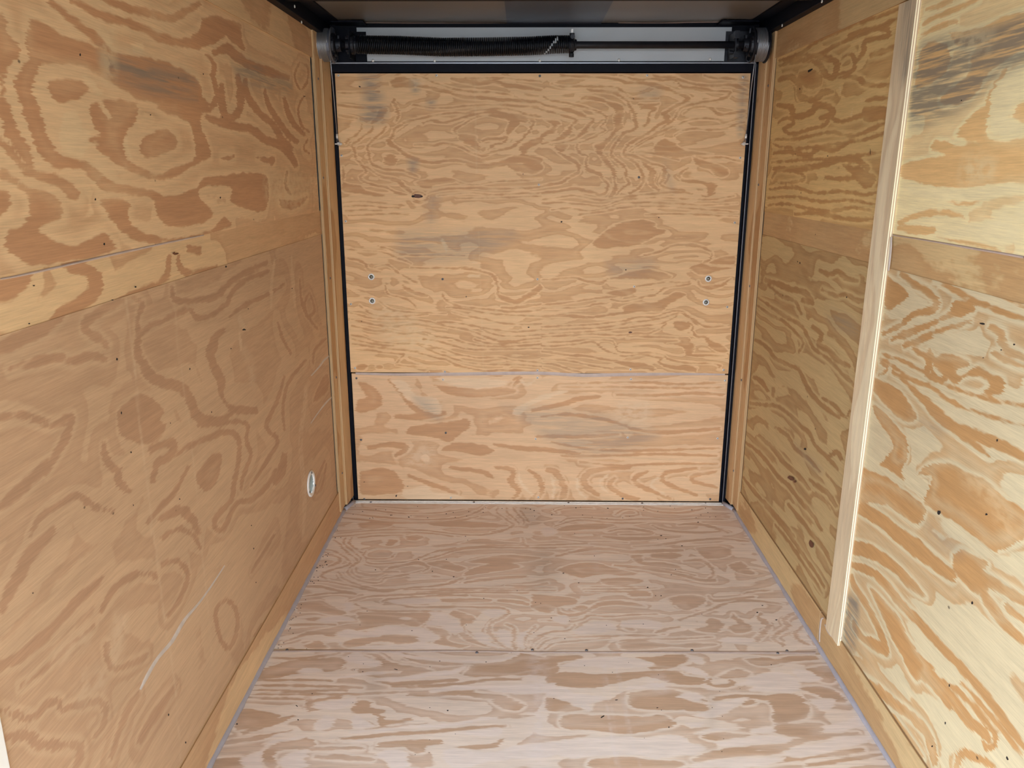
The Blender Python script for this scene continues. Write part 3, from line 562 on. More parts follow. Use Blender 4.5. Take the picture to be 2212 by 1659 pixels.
    J('1780,430 1850,390 2040,360 2040,440 1900,450'), j(20, '1660,620 1690,680 1800,690,30 1900,670,30 2010,600'), j(8, '1360,640 1480,640 1570,630'), j(9, '1000,680 1150,660 1300,640'), j(10, '740,820 850,840 980,820 1100,790 1200,770 1300,700 1480,670 1590,650'), J('720,600 900,540 1100,500 1200,510 1380,570 1280,610 1100,600 960,600 800,600'), J('680,750 850,710 990,700 970,760 800,790'),
    J('840,905 960,870 1180,855 1240,830 1340,790 1420,740 1530,770 1420,830 1340,880 1280,940 1130,945 960,960 760,990 620,1010 560,1000 700,970 860,950'), J('1390,1110 1410,1060 1480,1050 1580,1090 1530,1140 1460,1150'),
    j(9, '0,1110 200,1100 420,1090 600,1080 750,1060 900,1040 1000,1010 1200,1000 1330,960 1420,940 1500,950 1560,1000 1650,1060 1750,1110,18 1980,1100'), j(9, '0,1150 200,1140 400,1130 620,1120 820,1090 960,1060 1150,1040 1300,1010 1380,980 1480,960 1540,1000 1620,1060 1660,1100'),
    j(8, '0,1190 250,1170 500,1160 800,1130 1050,1100 1250,1080 1350,1040 1430,1000'), j(12, '0,1215 300,1200 560,1190 800,1200 1000,1180 1130,1180 1250,1130 1320,1080'), j(14, '900,1210 1100,1215 1300,1220 1520,1230'), J('1330,1290 1480,1270 1440,1230 1550,1220 1600,1290 1620,1350 1580,1400 1530,1380 1480,1310'),
    j(14, '1550,1060 1600,1100 1600,1150 1640,1210,20 1740,1220,20 1800,1290,60 1880,1330,80 1960,1370,30'), j(16, '1540,1400 1650,1415 1800,1410 1960,1420'), j(10, '0,1310 120,1315 260,1300 400,1290 520,1265 590,1290,20 640,1340 760,1390 900,1420 1060,1400 1200,1430 1290,1440 1240,1480 1340,1530,30 1440,1540,40 1560,1550,60 1640,1570,40'),
    j(9, '0,1270 200,1270 360,1260 460,1240 560,1250 700,1250 760,1270 790,1330 840,1380 1000,1385 1150,1385 1290,1410 1340,1450 1450,1480 1600,1495 1820,1500 1900,1530,30'), j(18, '0,1370 150,1390 300,1410 480,1420 640,1450 760,1470 880,1500,40 1000,1520,60 1120,1530,50 1200,1570,30'),
    j(10, '0,1450 200,1460 400,1490 520,1520 650,1540 750,1560'), j(14, '0,1500 150,1510 280,1560 420,1590'), j(9, '0,1550 80,1570 180,1600'), j(9, '0,880 200,860 420,830 560,810 700,790 850,800'), j(8, '0,915 300,910 460,900 560,870 700,860'), j(24, '0,1000 200,990 400,1000 560,1010'), j(9, '0,610 200,600 360,590 460,620,20 620,650,24 700,600')],
    light=[i(40, '1150,180 1180,240 1200,320'), i(30, '1480,430 1530,430'), i(40, '1430,570 1550,570'), i(14, '1400,155 1470,165')],
    stain=[(.9, .05, G('300,60 450,60 480,200 560,400 520,560 300,560 330,300')), (.8, .03, G('830,120 900,120 900,240 840,240')), (.8, .03, G('1000,320 1080,320 1060,400 1000,400')), (.8, .03, G('790,960 890,960 880,1060 820,1080')),
           (.5, .05, G('1000,1330 1120,1330 1060,1659 1000,1640')), (.6, .05, I('700,100 1900,100 1700,300 1300,420 700,380')), (.6, .05, H('1060,200 1240,200 1220,300 1060,280')), (.5, .04, H('1300,960 1360,1100 1400,1300 1340,1200')), (.5, .05, J('700,420 1180,400 1100,560 740,560')), (.7, .03, H('2110,60 2180,60 2140,640 2080,640'))],
    scuff=[(.5, .05, I('400,900 700,900 1100,1300 600,1300')), (.5, .01, g(8, '1500,100 1520,1100')), (.5, .005, i(7, '1540,100 1590,1560')), (.5, .05, G('780,60 960,60 960,200 800,180'))])
# ramp door, lower sheet
s, p = zone(700, 560, 2.353)
FIG['DL'] = dict(step=.006, dark=[
    p('165,620 240,640 290,690 290,740 240,770 165,780 165,720 220,700 190,660'), s(26, '330,610 400,680 440,740 500,780,20 560,790'), p('560,640 700,650 900,650 980,670 900,690 760,700 650,690 600,670'),
    s(16, '960,610 1000,600 960,650'), s(30, '360,800 500,800 620,780'), p('440,850 600,830 700,820 740,850 690,890 640,930 540,900 420,890'), s(12, '700,815 735,830 730,860'),
    s(22, '1050,770 1200,740 1300,710 1400,700'), s(14, '1100,800 1250,790 1450,820 1560,860'), s(14, '1080,900 1200,900 1350,900 1500,890'), s(16, '1560,860 1700,880 1900,870 2010,860'), s(12, '1480,690 1700,690 1900,680 2030,690'), s(7, '1300,630 1600,625 1800,635 2030,625'), s(7, '1200,650 1500,650 1800,655 2030,650'),
    p('650,930 800,940 860,980 790,1000 700,980 600,970'), s(20, '860,940 1000,960 1150,970 1300,990'), s(10, '1150,930 1400,970 1700,970 2010,960'), s(10, '1200,1000 1400,1000 1700,990 2000,1000'), s(10, '1300,1030 1500,1050 1700,1040 2000,1040'),
    s(22, '870,1060 960,1070 950,1130,30 990,1180 960,1220'), s(20, '1040,1070 1090,1110 1110,1170 1090,1215'), s(30, '1130,1070 1170,1080 1210,1130 1220,1190 1200,1220'), s(20, '1560,1060 1400,1070 1330,1100,30 1330,1150,30 1400,1200'), s(22, '1480,1110 1450,1150 1520,1200 1600,1222'),
    s(20, '1650,1080 1580,1110 1600,1150 1700,1190 1760,1220'), s(18, '1900,1060 1760,1080 1720,1110 1760,1150 1900,1200'), s(16, '2000,1080 1880,1100 1880,1130 2000,1160'), p('180,1080 300,1060 380,1100 400,1180 250,1200 185,1190 180,1130'), s(26, '220,960 350,940 420,960 360,1000'), s(22, '640,1060 800,1080 860,1110'), s(18, '430,1100 560,1150 680,1190')],
    light=[p('330,610 420,620 470,690 560,700 600,770 560,790 480,740 420,710'), p('570,600 750,600 930,615 930,640 780,660 640,640'), s(14, '1000,610 1030,640 1080,610'), p('960,760 1100,690 1250,665 1200,690 1060,740 1000,790 960,790'), p('400,1170 520,1150 560,1180 700,1200 700,1220 420,1220'), s(18, '990,1080 1000,1140 1060,1200'), s(16, '1150,1100 1170,1160 1160,1215'), s(16, '1290,1110 1290,1170 1330,1215'), s(14, '1440,1100 1400,1140 1460,1200'), s(14, '1700,1110 1660,1150 1740,1200')],
    stain=[(.7, .05, p('460,700 590,740 580,820 480,740')), (.7, .015, s(16, '1960,610 2040,610')), (.5, .05, p('900,740 1300,1000 1700,900 1400,780'))],
    scuff=[(.6, .06, p('440,950 560,950 540,1040 420,1040')), (.6, .06, p('1500,730 1650,730 1640,830 1500,820'))])
# floor, far sheet
s, p = zone(600, 1080, 3.687); t, T = zone(1150, 1080, 3.687)
FIG['FF'] = dict(step=.0055, dark=[
    s(8, '560,75 750,80 900,100 1100,110 1300,100 1500,70'), s(12, '520,100 760,130 1000,150 1250,155 1450,140 1600,90 1660,40'), s(14, '500,140 700,160 900,180 1150,180 1400,170 1600,130'), s(10, '700,45 900,60 1100,70 1300,60'), p('640,190 760,170 900,180 920,200 800,230 660,220'), p('1200,175 1500,170 1840,200 1700,220 1400,215 1230,200'),
    s(8, '460,270 600,255 800,240 1000,235 1200,245 1400,270 1600,280 1800,250'), s(9, '430,295 600,280 760,265 960,260 1200,265 1400,290'), s(8, '640,300 800,285 1000,280'), p('1010,290 1100,280 1160,295 1120,320 1050,320'), p('865,350 890,315 960,320 940,350 890,365'),
    s(10, '600,290 570,340 620,390 680,430 700,470 720,500 800,510 950,500 1080,480 1200,430 1300,400 1420,380'), s(9, '540,300 530,350 600,410 660,460 650,500'), s(10, '450,320 500,350 520,390 600,450 640,490 600,520 560,550 560,590 640,640 760,660 830,650 860,620 940,610 1000,600 1150,560'), s(8, '700,400 690,440 710,465 800,470 900,460 930,430'),
    s(10, '380,395 460,410 540,460 580,500 530,530 420,560 350,600,16 400,640'), s(14, '360,440 430,440 500,470 480,500,20 400,530'), s(18, '620,540 640,580 740,600 820,590 860,575 960,570'), s(12, '480,570 520,620 600,660 700,690 790,710'), s(10, '240,640 400,650 560,680 700,710 780,720,20 900,720,26 960,710 1100,695 1300,680 1400,650,24 1480,620'),
    s(18, '220,690 340,690 460,720 620,745'), s(10, '190,770 340,750 480,740 620,750'), s(16, '860,560 900,540 1000,520 1120,500,24 1200,540,12 1150,570'), s(10, '1150,480 1300,440 1420,400 1600,380 1800,380 2212,385'), s(8, '1300,410 1450,385 1700,365 2000,360 2212,360'),
    p('1180,500 1320,480 1400,510 1500,540 1450,570 1380,560 1250,530'), p('1500,490 1700,450 1900,440 2100,460 2000,490 1850,500 1950,530 1800,560 1600,590 1480,600 1560,540 1680,510 1560,500'), s(20, '1480,660 1600,640 1800,620 1980,610'), p('1440,350 1600,310 1800,330 1960,350 1700,355 1540,350'),
    s(12, '560,810 640,790 760,765 900,760 1200,745 1400,740 1600,735 2000,740'), s(8, '1000,715 1300,710 1600,705 2212,700'), s(8, '1100,735 1500,720 2212,720'), s(20, '830,810 880,790,14 1000,780,10 1300,760,10 1500,760'), s(14, '850,820,26 960,830 1040,850 1200,855 1400,850 1600,855 1760,860 1840,890 1780,940,20 1700,980 1680,1040,30 1720,1100 1800,1170'),
    s(10, '600,820 700,870 800,885 1000,885 1300,885'), p('150,820 330,800 400,830 460,860 560,900 450,920 300,890 160,890'), p('640,890 900,900 1200,900 1220,930 1160,980 1100,1010 1000,990 860,1000 700,1030 560,1060 440,1090 300,1070 100,1120 40,1130 240,1050 420,1020 560,990 660,980 640,930'), s(14, '90,995 300,990 460,995'), p('180,950 280,935 380,950 300,965'),
    p('560,1120 660,1100 800,1080 880,1070 1080,1080 1120,1110 1060,1150 950,1160 930,1130 760,1130 700,1160 620,1180 520,1160'), p('1180,1010 1280,1020 1370,1060 1340,1110 1400,1140 1520,1160 1420,1180 1300,1160 1240,1130 1290,1090 1220,1050'), p('1400,880 1560,930 1540,980 1480,990 1500,1060 1560,1100 1680,1170 1560,1140 1460,1090 1440,980 1440,940 1360,910'),
    s(20, '1820,990 1880,1020 1880,1070,34 1860,1130,34 1900,1190'), s(14, '2060,1000 2000,1060 1960,1130 1980,1190'), s(10, '2120,1080 2040,1130 2010,1190'), s(9, '2212,1100 2130,1130 2070,1190'), p('200,1160 320,1120 360,1150 400,1180 260,1185'), s(30, '1300,800 1500,800 1700,800'), p('1500,910 1700,760 1960,700 2060,700 1960,800 1700,850') if False else s(24, '1750,800 1900,810 2000,830'), s(18, '1820,680 2000,690 2150,660'),
    s(9, '1760,50 1740,90 1790,130 1850,180 1880,200 1800,240 1700,255'), s(8, '1820,60 1830,100 1900,160 1920,200'), s(8, '1870,60 1910,110 1960,160 1950,200'), s(8, '1930,80 1970,130 2000,180'), s(18, '1950,300 1960,350 2000,370'),
    t(10, '200,110 180,90 240,70 350,60 480,60'), t(9, '200,190 280,150 400,140 560,150 700,160 900,150 1100,160 1300,150 1560,155'), t(10, '180,210 300,170 420,160 560,175 760,185 900,180'), T('180,240 260,210 400,190 560,190 660,200 560,230 400,235 260,250'), t(16, '600,250 720,230 860,240 960,260 900,275 700,275'), t(8, '660,120 720,80 820,80 840,120 740,130'),
    t(14, '880,60 960,90 1060,100 1200,100 1360,70'), t(18, '1160,200 1300,190 1450,220 1560,260'), t(14, '950,200 1060,240 1300,260 1500,250'), t(10, '0,300 200,310 400,330 600,330 760,340'), t(8, '0,360 200,355 440,345'), t(8, '0,380 250,375 480,375'), t(20, '180,450 400,400 560,390 680,400 800,415 1000,405 1200,400'), T('0,280 100,290 220,290 140,320 20,320'),
    t(24, '560,290 760,310 1000,300 1180,290'), t(14, '800,370 1000,360 1200,330 1500,310 1720,330'), T('940,430 1100,420 1200,440 1100,470 960,460'), T('1300,380 1480,370 1580,400 1560,450 1400,470 1340,430'), t(18, '1200,490 1340,480 1420,530 1440,600 1380,640'), T('1560,520 1660,490 1720,540 1780,590 1640,580'),
    T('780,440 880,440 880,490 1050,500 1180,530 1100,540 900,520 820,490'), t(18, '650,520 850,540 1050,570 1200,600 1340,640,26 1460,640,20'), t(10, '800,530 1000,540 1160,570 1300,600'), T('190,560 320,510 500,500 640,540 850,590 700,600 560,590 400,620 280,590'), T('540,630 720,620 880,640 820,670 600,680'), t(8, '380,690 600,690 900,690'), t(8, '400,710 700,710 1000,700'), t(8, '420,730 700,730 930,730'), T('760,730 920,730 930,765 780,765'),
    T('0,750 160,760 350,790 340,830 200,850 140,900 40,880 0,850'), T('320,870 380,840 440,850 400,890'), t(18, '200,860 220,900 300,920 400,900 480,860 540,830,26 700,820,30 900,850'), t(10, '60,960 180,960 320,970 400,950 460,920 600,930 800,915 1000,910'), T('1080,780 1180,760 1320,760 1380,800 1280,870 1200,870 1120,830'), t(18, '1400,760 1440,800 1600,790 1760,770'), t(14, '1680,750 1760,730 1900,720'),
    t(12, '1160,960 1280,920 1400,880 1560,820 1740,800 2000,830'), T('1380,960 1440,940 1520,980 1480,1050 1380,1050 1300,1030 1400,1000'), T('1600,900 1640,940 1740,1010 1720,1050 1620,1060 1560,1010 1640,980 1590,940'), t(30, '1820,900 1800,940,20 1850,970 1880,1020,34 1820,1080,36 1780,1120,40'), t(24, '2080,900 2000,960 2040,1000 1960,1060 1920,1100 2000,1160'), t(20, '2160,1000 2090,1070 2150,1130 2200,1150'),
    t(10, '540,1090 700,1080 900,1080 1060,1070'), t(12, '700,1120 900,1110 1200,1105 1440,1090'), T('680,1140 860,1120 1100,1150 1300,1140 1480,1150 1300,1180 1100,1170 860,1190 720,1190'), T('720,1020 780,1010 820,1040 760,1040'), t(18, '980,1060 1060,1030 1180,1010'), t(9, '0,1120 60,1080 160,1050 280,1040 340,990'), t(9, '40,1185 100,1130 200,1100 400,1090 640,1080'), t(8, '100,1190 180,1140 400,1120 620,1100')],
    light=[p('440,1070 560,1030 700,1050 820,1010 880,995 1020,1010 1170,1020 1280,1080 1290,1110 1180,1130 1260,1150 1420,1190 600,1190 700,1160 900,1150 1100,1140 1110,1100 1080,1080 880,1070 800,1090 660,1095 520,1100'), p('520,830 560,810 610,830 600,880 540,885'), p('310,960 420,920 560,930 620,965 480,970 380,985'), p('1550,1060 1620,1050 1680,1080 1700,1130 1780,1185 1650,1150 1570,1100'), p('1720,1050 1800,1030 1870,1080 1840,1180 1780,1130'), p('1920,1060 2000,1040 1960,1110 1970,1185 1900,1150'),
           p('1210,890 1330,900 1370,940 1420,950 1480,1050 1380,1060 1290,1010 1180,990 1230,940'), p('960,940 1000,930 1070,945 1010,955'), p('880,800 1000,785 1250,780 1300,800 1200,830 960,830'), p('1600,880 1780,870 1820,900 1700,940'), s(16, '380,1120 480,1120 500,1160'),
           T('60,240 120,210 180,230 200,270 100,290'), T('160,930 280,920 280,990 160,960'), T('320,1030 480,970 640,980 660,1040 480,1070 340,1070'), T('700,960 900,950 1030,980 1020,1030 800,1020 700,1000'), T('1480,1120 1560,1090 1750,1100 1740,1150 1560,1140')],
    stain=[(.4, .06, p('1900,60 2060,60 2100,180 1960,200')), (.4, .08, T('0,400 180,400 160,700 0,700'))], scuff=[(.5, .05, t(40, '480,330 520,560'))])
# floor, near sheet
s, p = zone(440, 1400, 2.9105); t, T = zone(1180, 1400, 2.9105)
FIG['FN'] = dict(step=.007, dark=[
    s(10, '400,60 560,65 700,55 860,30'), p('360,140 500,90 640,70 860,60 900,90 830,140 700,150 600,160 430,190 340,190'), s(9, '330,205 600,200 800,205'), s(12, '310,235 600,235 800,240 1000,250'), s(9, '300,265 600,270 900,265'), s(10, '270,290 600,290 900,290 1200,280 1500,270 1700,265'), s(9, '270,310 500,320 700,320'),
    p('1000,30 1100,40 1180,90 1400,130 1440,160 1330,170 1180,190 1050,180 960,140 1120,110 1080,60'), p('1040,80 1070,70 1100,80 1060,95'), s(20, '1060,200 1200,220 1400,215 1600,200'), s(14, '1180,240 1400,240 1600,225 1800,200 2000,195'), s(26, '1280,290 1450,290 1600,280 1760,300 1900,310'),
    p('1230,20 1400,60 1560,90 1760,90 1900,70 1990,30 2100,50 2212,80 2212,170 2000,170 1760,180 1640,170 1680,100 1500,110 1300,80'), p('1800,330 1880,310 2010,350 1980,390 1880,380'), p('930,380 980,330 1060,340 1050,370 1150,390 1110,410 960,410'), s(24, '1060,400 1120,440 1120,470 1300,450'), p('200,430 240,380 400,400 480,430 420,480 260,510 200,510'),
    s(20, '120,600 240,580 420,550 560,520'), p('380,640 480,590 640,560 700,600 660,630 500,640 440,680 460,740 400,754 370,690'), s(30, '240,540 400,480 560,430'), s(16, '860,570 1000,560 1200,540 1400,530 1600,510 1900,490'), s(18, '1000,520 1200,500 1400,480'), s(26, '700,680 900,690 1060,700'), p('1260,620 1340,590 1400,640 1340,660'), p('1560,620 1800,600 1880,570 1850,620 1700,640'),
    p('60,700 160,690 240,690 260,754 40,754'), s(40, '1100,610 1300,600 1500,590'), s(16, '600,640 800,630 1000,630'), s(14, '680,370 900,360'), p('640,330 860,300 820,360 660,400'),
    T('0,50 200,45 220,70 60,90 0,110'), T('560,60 700,50 870,40 890,80 800,120 660,130 640,90'), T('0,170 120,150 300,165 560,150 820,140 860,170 1040,200 960,230 780,220 640,180 520,200 300,250 100,240 0,220'), t(14, '1030,190 1020,220 1070,240 1180,225 1150,200'), T('1250,70 1400,60 1460,100 1330,110'), T('1060,190 1200,130 1290,170 1180,190'), t(12, '1270,225 1340,220 1430,230'),
    T('0,310 160,330 280,340 240,390 80,400 0,380'), T('520,280 760,260 980,310 1000,370 900,390 700,390 530,370'), T('760,350 900,330 1000,370 1100,390 900,400'), T('100,420 340,420 700,440 820,480 660,520 500,540 300,520 100,500'), T('560,440 700,420 780,450 700,490 580,480'), T('1230,340 1300,320 1310,350 1240,360'), T('1390,290 1560,290 1640,350 1640,440 1440,470 1430,380 1390,330'),
    T('1640,130 1780,110 1820,200 1760,220 1660,180'), T('1570,250 1700,240 1800,260 1900,340 1780,330 1680,290'), T('1440,480 1720,470 1740,520 1640,570 1500,550 1430,530'), T('980,560 1040,530 1240,540 1330,560 1200,570 1060,580'), t(34, '1100,640 1300,630 1500,610 1700,560 1960,540'), T('920,700 1000,660 1160,640 1400,640 1540,620 1440,670 1200,680 1000,720'), t(26, '600,620 800,600 1000,600') if False else t(8, '780,665 840,660'), T('150,610 210,610 220,620 170,625'),
    t(10, '400,605 450,610'), T('280,700 520,680 640,700 860,720 800,754 300,754') , t(30, '1240,754 1500,700 1760,670 2000,640'), t(18, '1640,740 1900,700 2150,660'), T('1040,310 1200,290 1400,300 1380,330 1240,310 1060,330'), t(30, '1400,90 1540,70 1700,60')],
    light=[p('870,60 960,25 1040,60 1110,90 1080,120 960,100 900,90'), p('570,150 640,125 740,130 730,155 640,160'), s(16, '820,190 960,170 1100,155 1240,150'), s(26, '1060,200 1240,195 1400,170 1560,150 1650,120'), s(16, '1180,25 1340,60 1560,80 1760,85 1900,70 1990,30'),
           s(26, '1420,275 1600,250 1780,250 1950,260,60 2212,250,60'), p('690,340 860,320 960,310 940,350 840,390 700,380'), p('930,430 980,420 1060,480 1040,500 930,505'), p('700,460 770,420 830,440 800,500 740,520 690,510'), s(20, '920,530 1100,520 1300,495 1560,485 1700,455 1840,440'), s(12, '870,595 1000,585 1130,575'),
           p('1330,555 1560,530 1860,500 1870,550 1740,560 1600,545'), p('230,690 380,640 360,680 380,754 260,754'), p('470,690 600,640 660,640 640,700 650,754 500,754'), s(16, '390,610 480,580 640,560'), s(12, '390,570 480,545 600,515'), p('1060,690 1140,640 1240,640 1290,680 1280,754 1170,754 1140,710'), p('1500,700 1520,630 1700,640 1830,650 1940,610 2100,600 2212,590 2212,680 1960,700 1740,730 1680,754 1560,754'),
           T('0,590 160,570 420,550 640,560 830,540 900,590 1000,620 960,670 860,680 700,700 560,680 300,680 160,700 0,640'), T('0,240 120,245 180,280 390,310 290,350 270,400 60,310 0,300'), T('860,110 960,130 1020,180 980,240 1060,270 1260,270 1100,260 1000,230 1000,190 930,170 830,130'), T('80,120 200,70 440,50 640,80 660,120 440,130 300,120'), T('870,40 980,60 990,100 920,90'), T('1280,180 1400,150 1520,160 1600,210 1560,280 1280,270 1300,240 1200,230'),
           T('820,310 900,270 1000,310 960,330 1060,340 1240,310 1240,340 1060,440 920,420 1040,370'), T('490,240 640,225 760,210 740,250 600,260 500,265'), T('860,470 980,460 980,495 900,500'), T('920,540 1000,510 1200,500 1000,540'), T('1280,510 1420,490 1430,530 1300,540'), T('1060,590 1240,560 1420,545 1540,570 1500,600 1300,610 1100,630'), T('1480,670 1560,620 1700,600 1860,550 2060,560 1960,610 1760,660 1600,690'), T('1730,500 1960,430 2020,470 1860,530 1760,530'), T('830,754 960,720 1160,690 1500,690 1400,740 1240,754'), T('1540,120 1640,140 1740,200 1600,210'), T('1640,320 1800,320 1820,350 1760,400 1700,380')],
    scuff=[(.9, .006, t(8, '345,80 370,250 400,480 440,754')), (.9, .006, t(8, '365,100 395,300 440,600 460,754')), (.8, .006, t(8, '460,120 500,350 550,600 590,754')), (.5, .01, t(24, '440,120 490,350 540,600')), (.7, .05, p('2060,60 2140,60 2140,754 2060,754')), (.6, .03, T('640,170 760,170 760,280 660,270'))],
    stain=[(.35, .06, p('1040,150 1100,150 1100,300 1020,280')), (.35, .04, T('1040,300 1060,300 1050,480 1030,470'))])
#@FIG1

# ------------------------------------------------------------------ dimensions (metres)
XL, XR, D = -.9076, .9076, 3.495
ZB, ZL, ZU, ZT, ZC = .125, 1.268, 1.360, 1.946, 2.10     # strip tops and panel joints, ceiling
YF = -1.28                                             # open front
SKIN = .03

# ------------------------------------------------------------------ wood colours
LT_L, DK_L = lin(205, 165, 122), lin(172, 118, 80)
LT_R, DK_R = lin(214, 180, 124), lin(184, 132, 72)
LT_B, DK_B = lin(206, 166, 120), lin(178, 124, 76)
LT_F, DK_F = lin(214, 184, 158), lin(178, 138, 104)
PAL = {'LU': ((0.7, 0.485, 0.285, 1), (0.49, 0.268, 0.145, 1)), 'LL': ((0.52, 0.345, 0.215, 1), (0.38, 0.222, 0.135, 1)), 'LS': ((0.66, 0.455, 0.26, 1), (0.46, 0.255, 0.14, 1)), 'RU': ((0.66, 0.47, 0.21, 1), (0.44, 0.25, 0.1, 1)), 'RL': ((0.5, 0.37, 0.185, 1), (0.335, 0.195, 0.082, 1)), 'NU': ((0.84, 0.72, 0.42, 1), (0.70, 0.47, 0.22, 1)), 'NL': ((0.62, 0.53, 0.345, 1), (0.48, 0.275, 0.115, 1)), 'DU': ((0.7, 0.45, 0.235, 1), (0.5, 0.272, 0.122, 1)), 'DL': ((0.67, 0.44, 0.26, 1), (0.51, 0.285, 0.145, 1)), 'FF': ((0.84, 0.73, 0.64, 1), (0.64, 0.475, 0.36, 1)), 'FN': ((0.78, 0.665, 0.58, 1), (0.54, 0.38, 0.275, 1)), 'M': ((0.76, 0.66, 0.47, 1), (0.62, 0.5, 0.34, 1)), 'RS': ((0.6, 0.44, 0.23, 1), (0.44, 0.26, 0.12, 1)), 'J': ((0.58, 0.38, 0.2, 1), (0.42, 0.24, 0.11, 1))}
W = {}
GL, GR, GB, GF = (1, 1.06, 1.3), (1, 1.08, 1.28), (1, 1.05, 1.2), (1.13, 1.24, 1.65)
PF = lin(236, 226, 226)
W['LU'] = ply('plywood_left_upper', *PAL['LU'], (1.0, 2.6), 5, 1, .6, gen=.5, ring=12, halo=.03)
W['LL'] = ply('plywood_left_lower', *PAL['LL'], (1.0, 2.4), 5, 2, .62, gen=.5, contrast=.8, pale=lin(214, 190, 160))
W['LS'] = ply('plywood_left_strip', *PAL['LS'], (1.2, 3.5), 4, 3, .6, gen=.7)
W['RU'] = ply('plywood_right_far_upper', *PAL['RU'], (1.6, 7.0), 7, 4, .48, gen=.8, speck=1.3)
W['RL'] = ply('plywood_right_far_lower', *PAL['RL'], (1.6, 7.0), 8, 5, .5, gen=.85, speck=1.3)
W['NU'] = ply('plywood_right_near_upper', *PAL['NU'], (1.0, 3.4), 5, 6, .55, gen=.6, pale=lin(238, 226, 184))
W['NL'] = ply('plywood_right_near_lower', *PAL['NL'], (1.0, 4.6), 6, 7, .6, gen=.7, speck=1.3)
W['RS'] = ply('plywood_right_strip', *PAL['RS'], (1.2, 3.5), 4, 8, .6, gen=.8)
W['J'] = ply('plywood_jamb', *PAL['J'], (1.0, 9.0), 5, 9, .5, grain_v=True); GV['plywood_jamb'] = 1
W['DU'] = ply('plywood_door_upper', *PAL['DU'], (1.1, 9.0), 10, 10, .52, line=.4, gen=.75, ring=20, halo=.008)
W['DL'] = ply('plywood_door_lower', *PAL['DL'], (.9, 6.0), 6, 11, .52, gen=.7, pale=lin(232, 212, 182))
W['FF'] = ply('plywood_floor_far', *PAL['FF'], (1.4, 8.0), 9, 12, .5, line=.3, gen=.8, ring=18, halo=.012, pale=PF)
W['FN'] = ply('plywood_floor_near', *PAL['FN'], (1.0, 7.0), 7, 13, .5, gen=.75, ring=14, halo=.016, pale=PF)
W['M'] = ply('plywood_mullion', *PAL['M'], (.8, 14.0), 4, 14, .5, grain_v=True, soft=.2); GV['plywood_mullion'] = 1

# ------------------------------------------------------------------ shell
def struct(o, label, cat): return props(o, label, cat, kind='structure')
YD0, YD1, ZD = .20, .98, 1.88        # side door opening in the left wall
VY, VZ = 2.879, .337                 # air vent
# outer skins (joined boxes round the openings)
def skin(x0, x1, rects):
    return join(*[boxg((x0, a, c), (x1, b, d)) for a, b, c, d in rects])
h = .036
g = skin(XL-SKIN, XL-.008, [(YF, YD0, -.04, 2.14), (YD1, VY-h, -.04, 2.14), (YD0, YD1, ZD, 2.14), (YD0, YD1, -.04, 0),
                     (VY-h, VY+h, -.04, VZ-h), (VY-h, VY+h, VZ+h, 2.14), (VY+h, D+.08, -.04, 2.14)])
wall_left = struct(O_('wall_left', g[0], g[1], M_alu), 'left side wall of the trailer lined with large reddish-grained plywood sheets', 'wall')
g = skin(XR+.008, XR+SKIN, [(YF, D+.08, -.04, 2.14)])
wall_right = struct(O_('wall_right', g[0], g[1], M_alu), 'right side wall lined with honey plywood sheets and divided by a vertical batten', 'wall')
g = boxg((XL-SKIN, YF, -.06), (XR+SKIN, D+.08, -.019))
floor = struct(O_('floor', g[0], g[1], M_black), 'pale plywood floor with a grey caulked joint across it', 'floor')
g = boxg((XL-SKIN, YF, ZC), (XR+SKIN, D+.08, ZC+.03))
ceiling = struct(O_('ceiling', g[0], g[1], M_roof), 'dark glossy metal ceiling above the spring shaft', 'ceiling')
g = join(boxg((XL-.008, D+.03, -.04), (XR+.008, D+.08, 2.10)))
wall_back = struct(O_('wall_back', g[0], g[1], M_black), 'black steel end frame around the ramp door', 'wall')
g = boxg((-30, -30, -.75), (30, 30, -.70))  # unseen ground, added to bounce daylight up through the openings
ground = struct(O_('ground', g[0], g[1], M_ground), 'unseen ground plane added outside the trailer to bounce daylight in', 'ground')

# left wall sheets
PR = .005
yl = 3.283
sheet('plywood_panel', wall_left, 0, XL, YD1+.06, yl-.01, ZU, ZT, .006, W['LU'], **fig('LU'))
sheet('plywood_panel', wall_left, 0, XL, YD1+.06, yl, ZB, ZL, .006, W['LL'], hole=(VY, VZ, .040), step=.009, **fig('LL'))
sheet('plywood_strip', wall_left, 0, XL-.0016, YD1+.06, yl+.02, ZL, ZU+.002, .005, W['LS'], **fig('LB'))
sheet('plywood_strip', wall_left, 0, XL+PR, YD1+.06, 3.36, 0, ZB, .012, W['LS'], **fig('LS0'))
sheet('plywood_strip', wall_left, 0, XL+PR, YF, 3.36, ZT, 2.045, .012, W['LS'], **fig('LS1'))
sheet('plywood_panel', wall_left, 0, XL, YF, YD0-.06, 0, ZT, .006, W['LL'], step=.05)
box('plywood_header', (XL-.006, YD0-.06, ZD+.05), (XL, YD1+.06, ZT), W['LS'], wall_left)
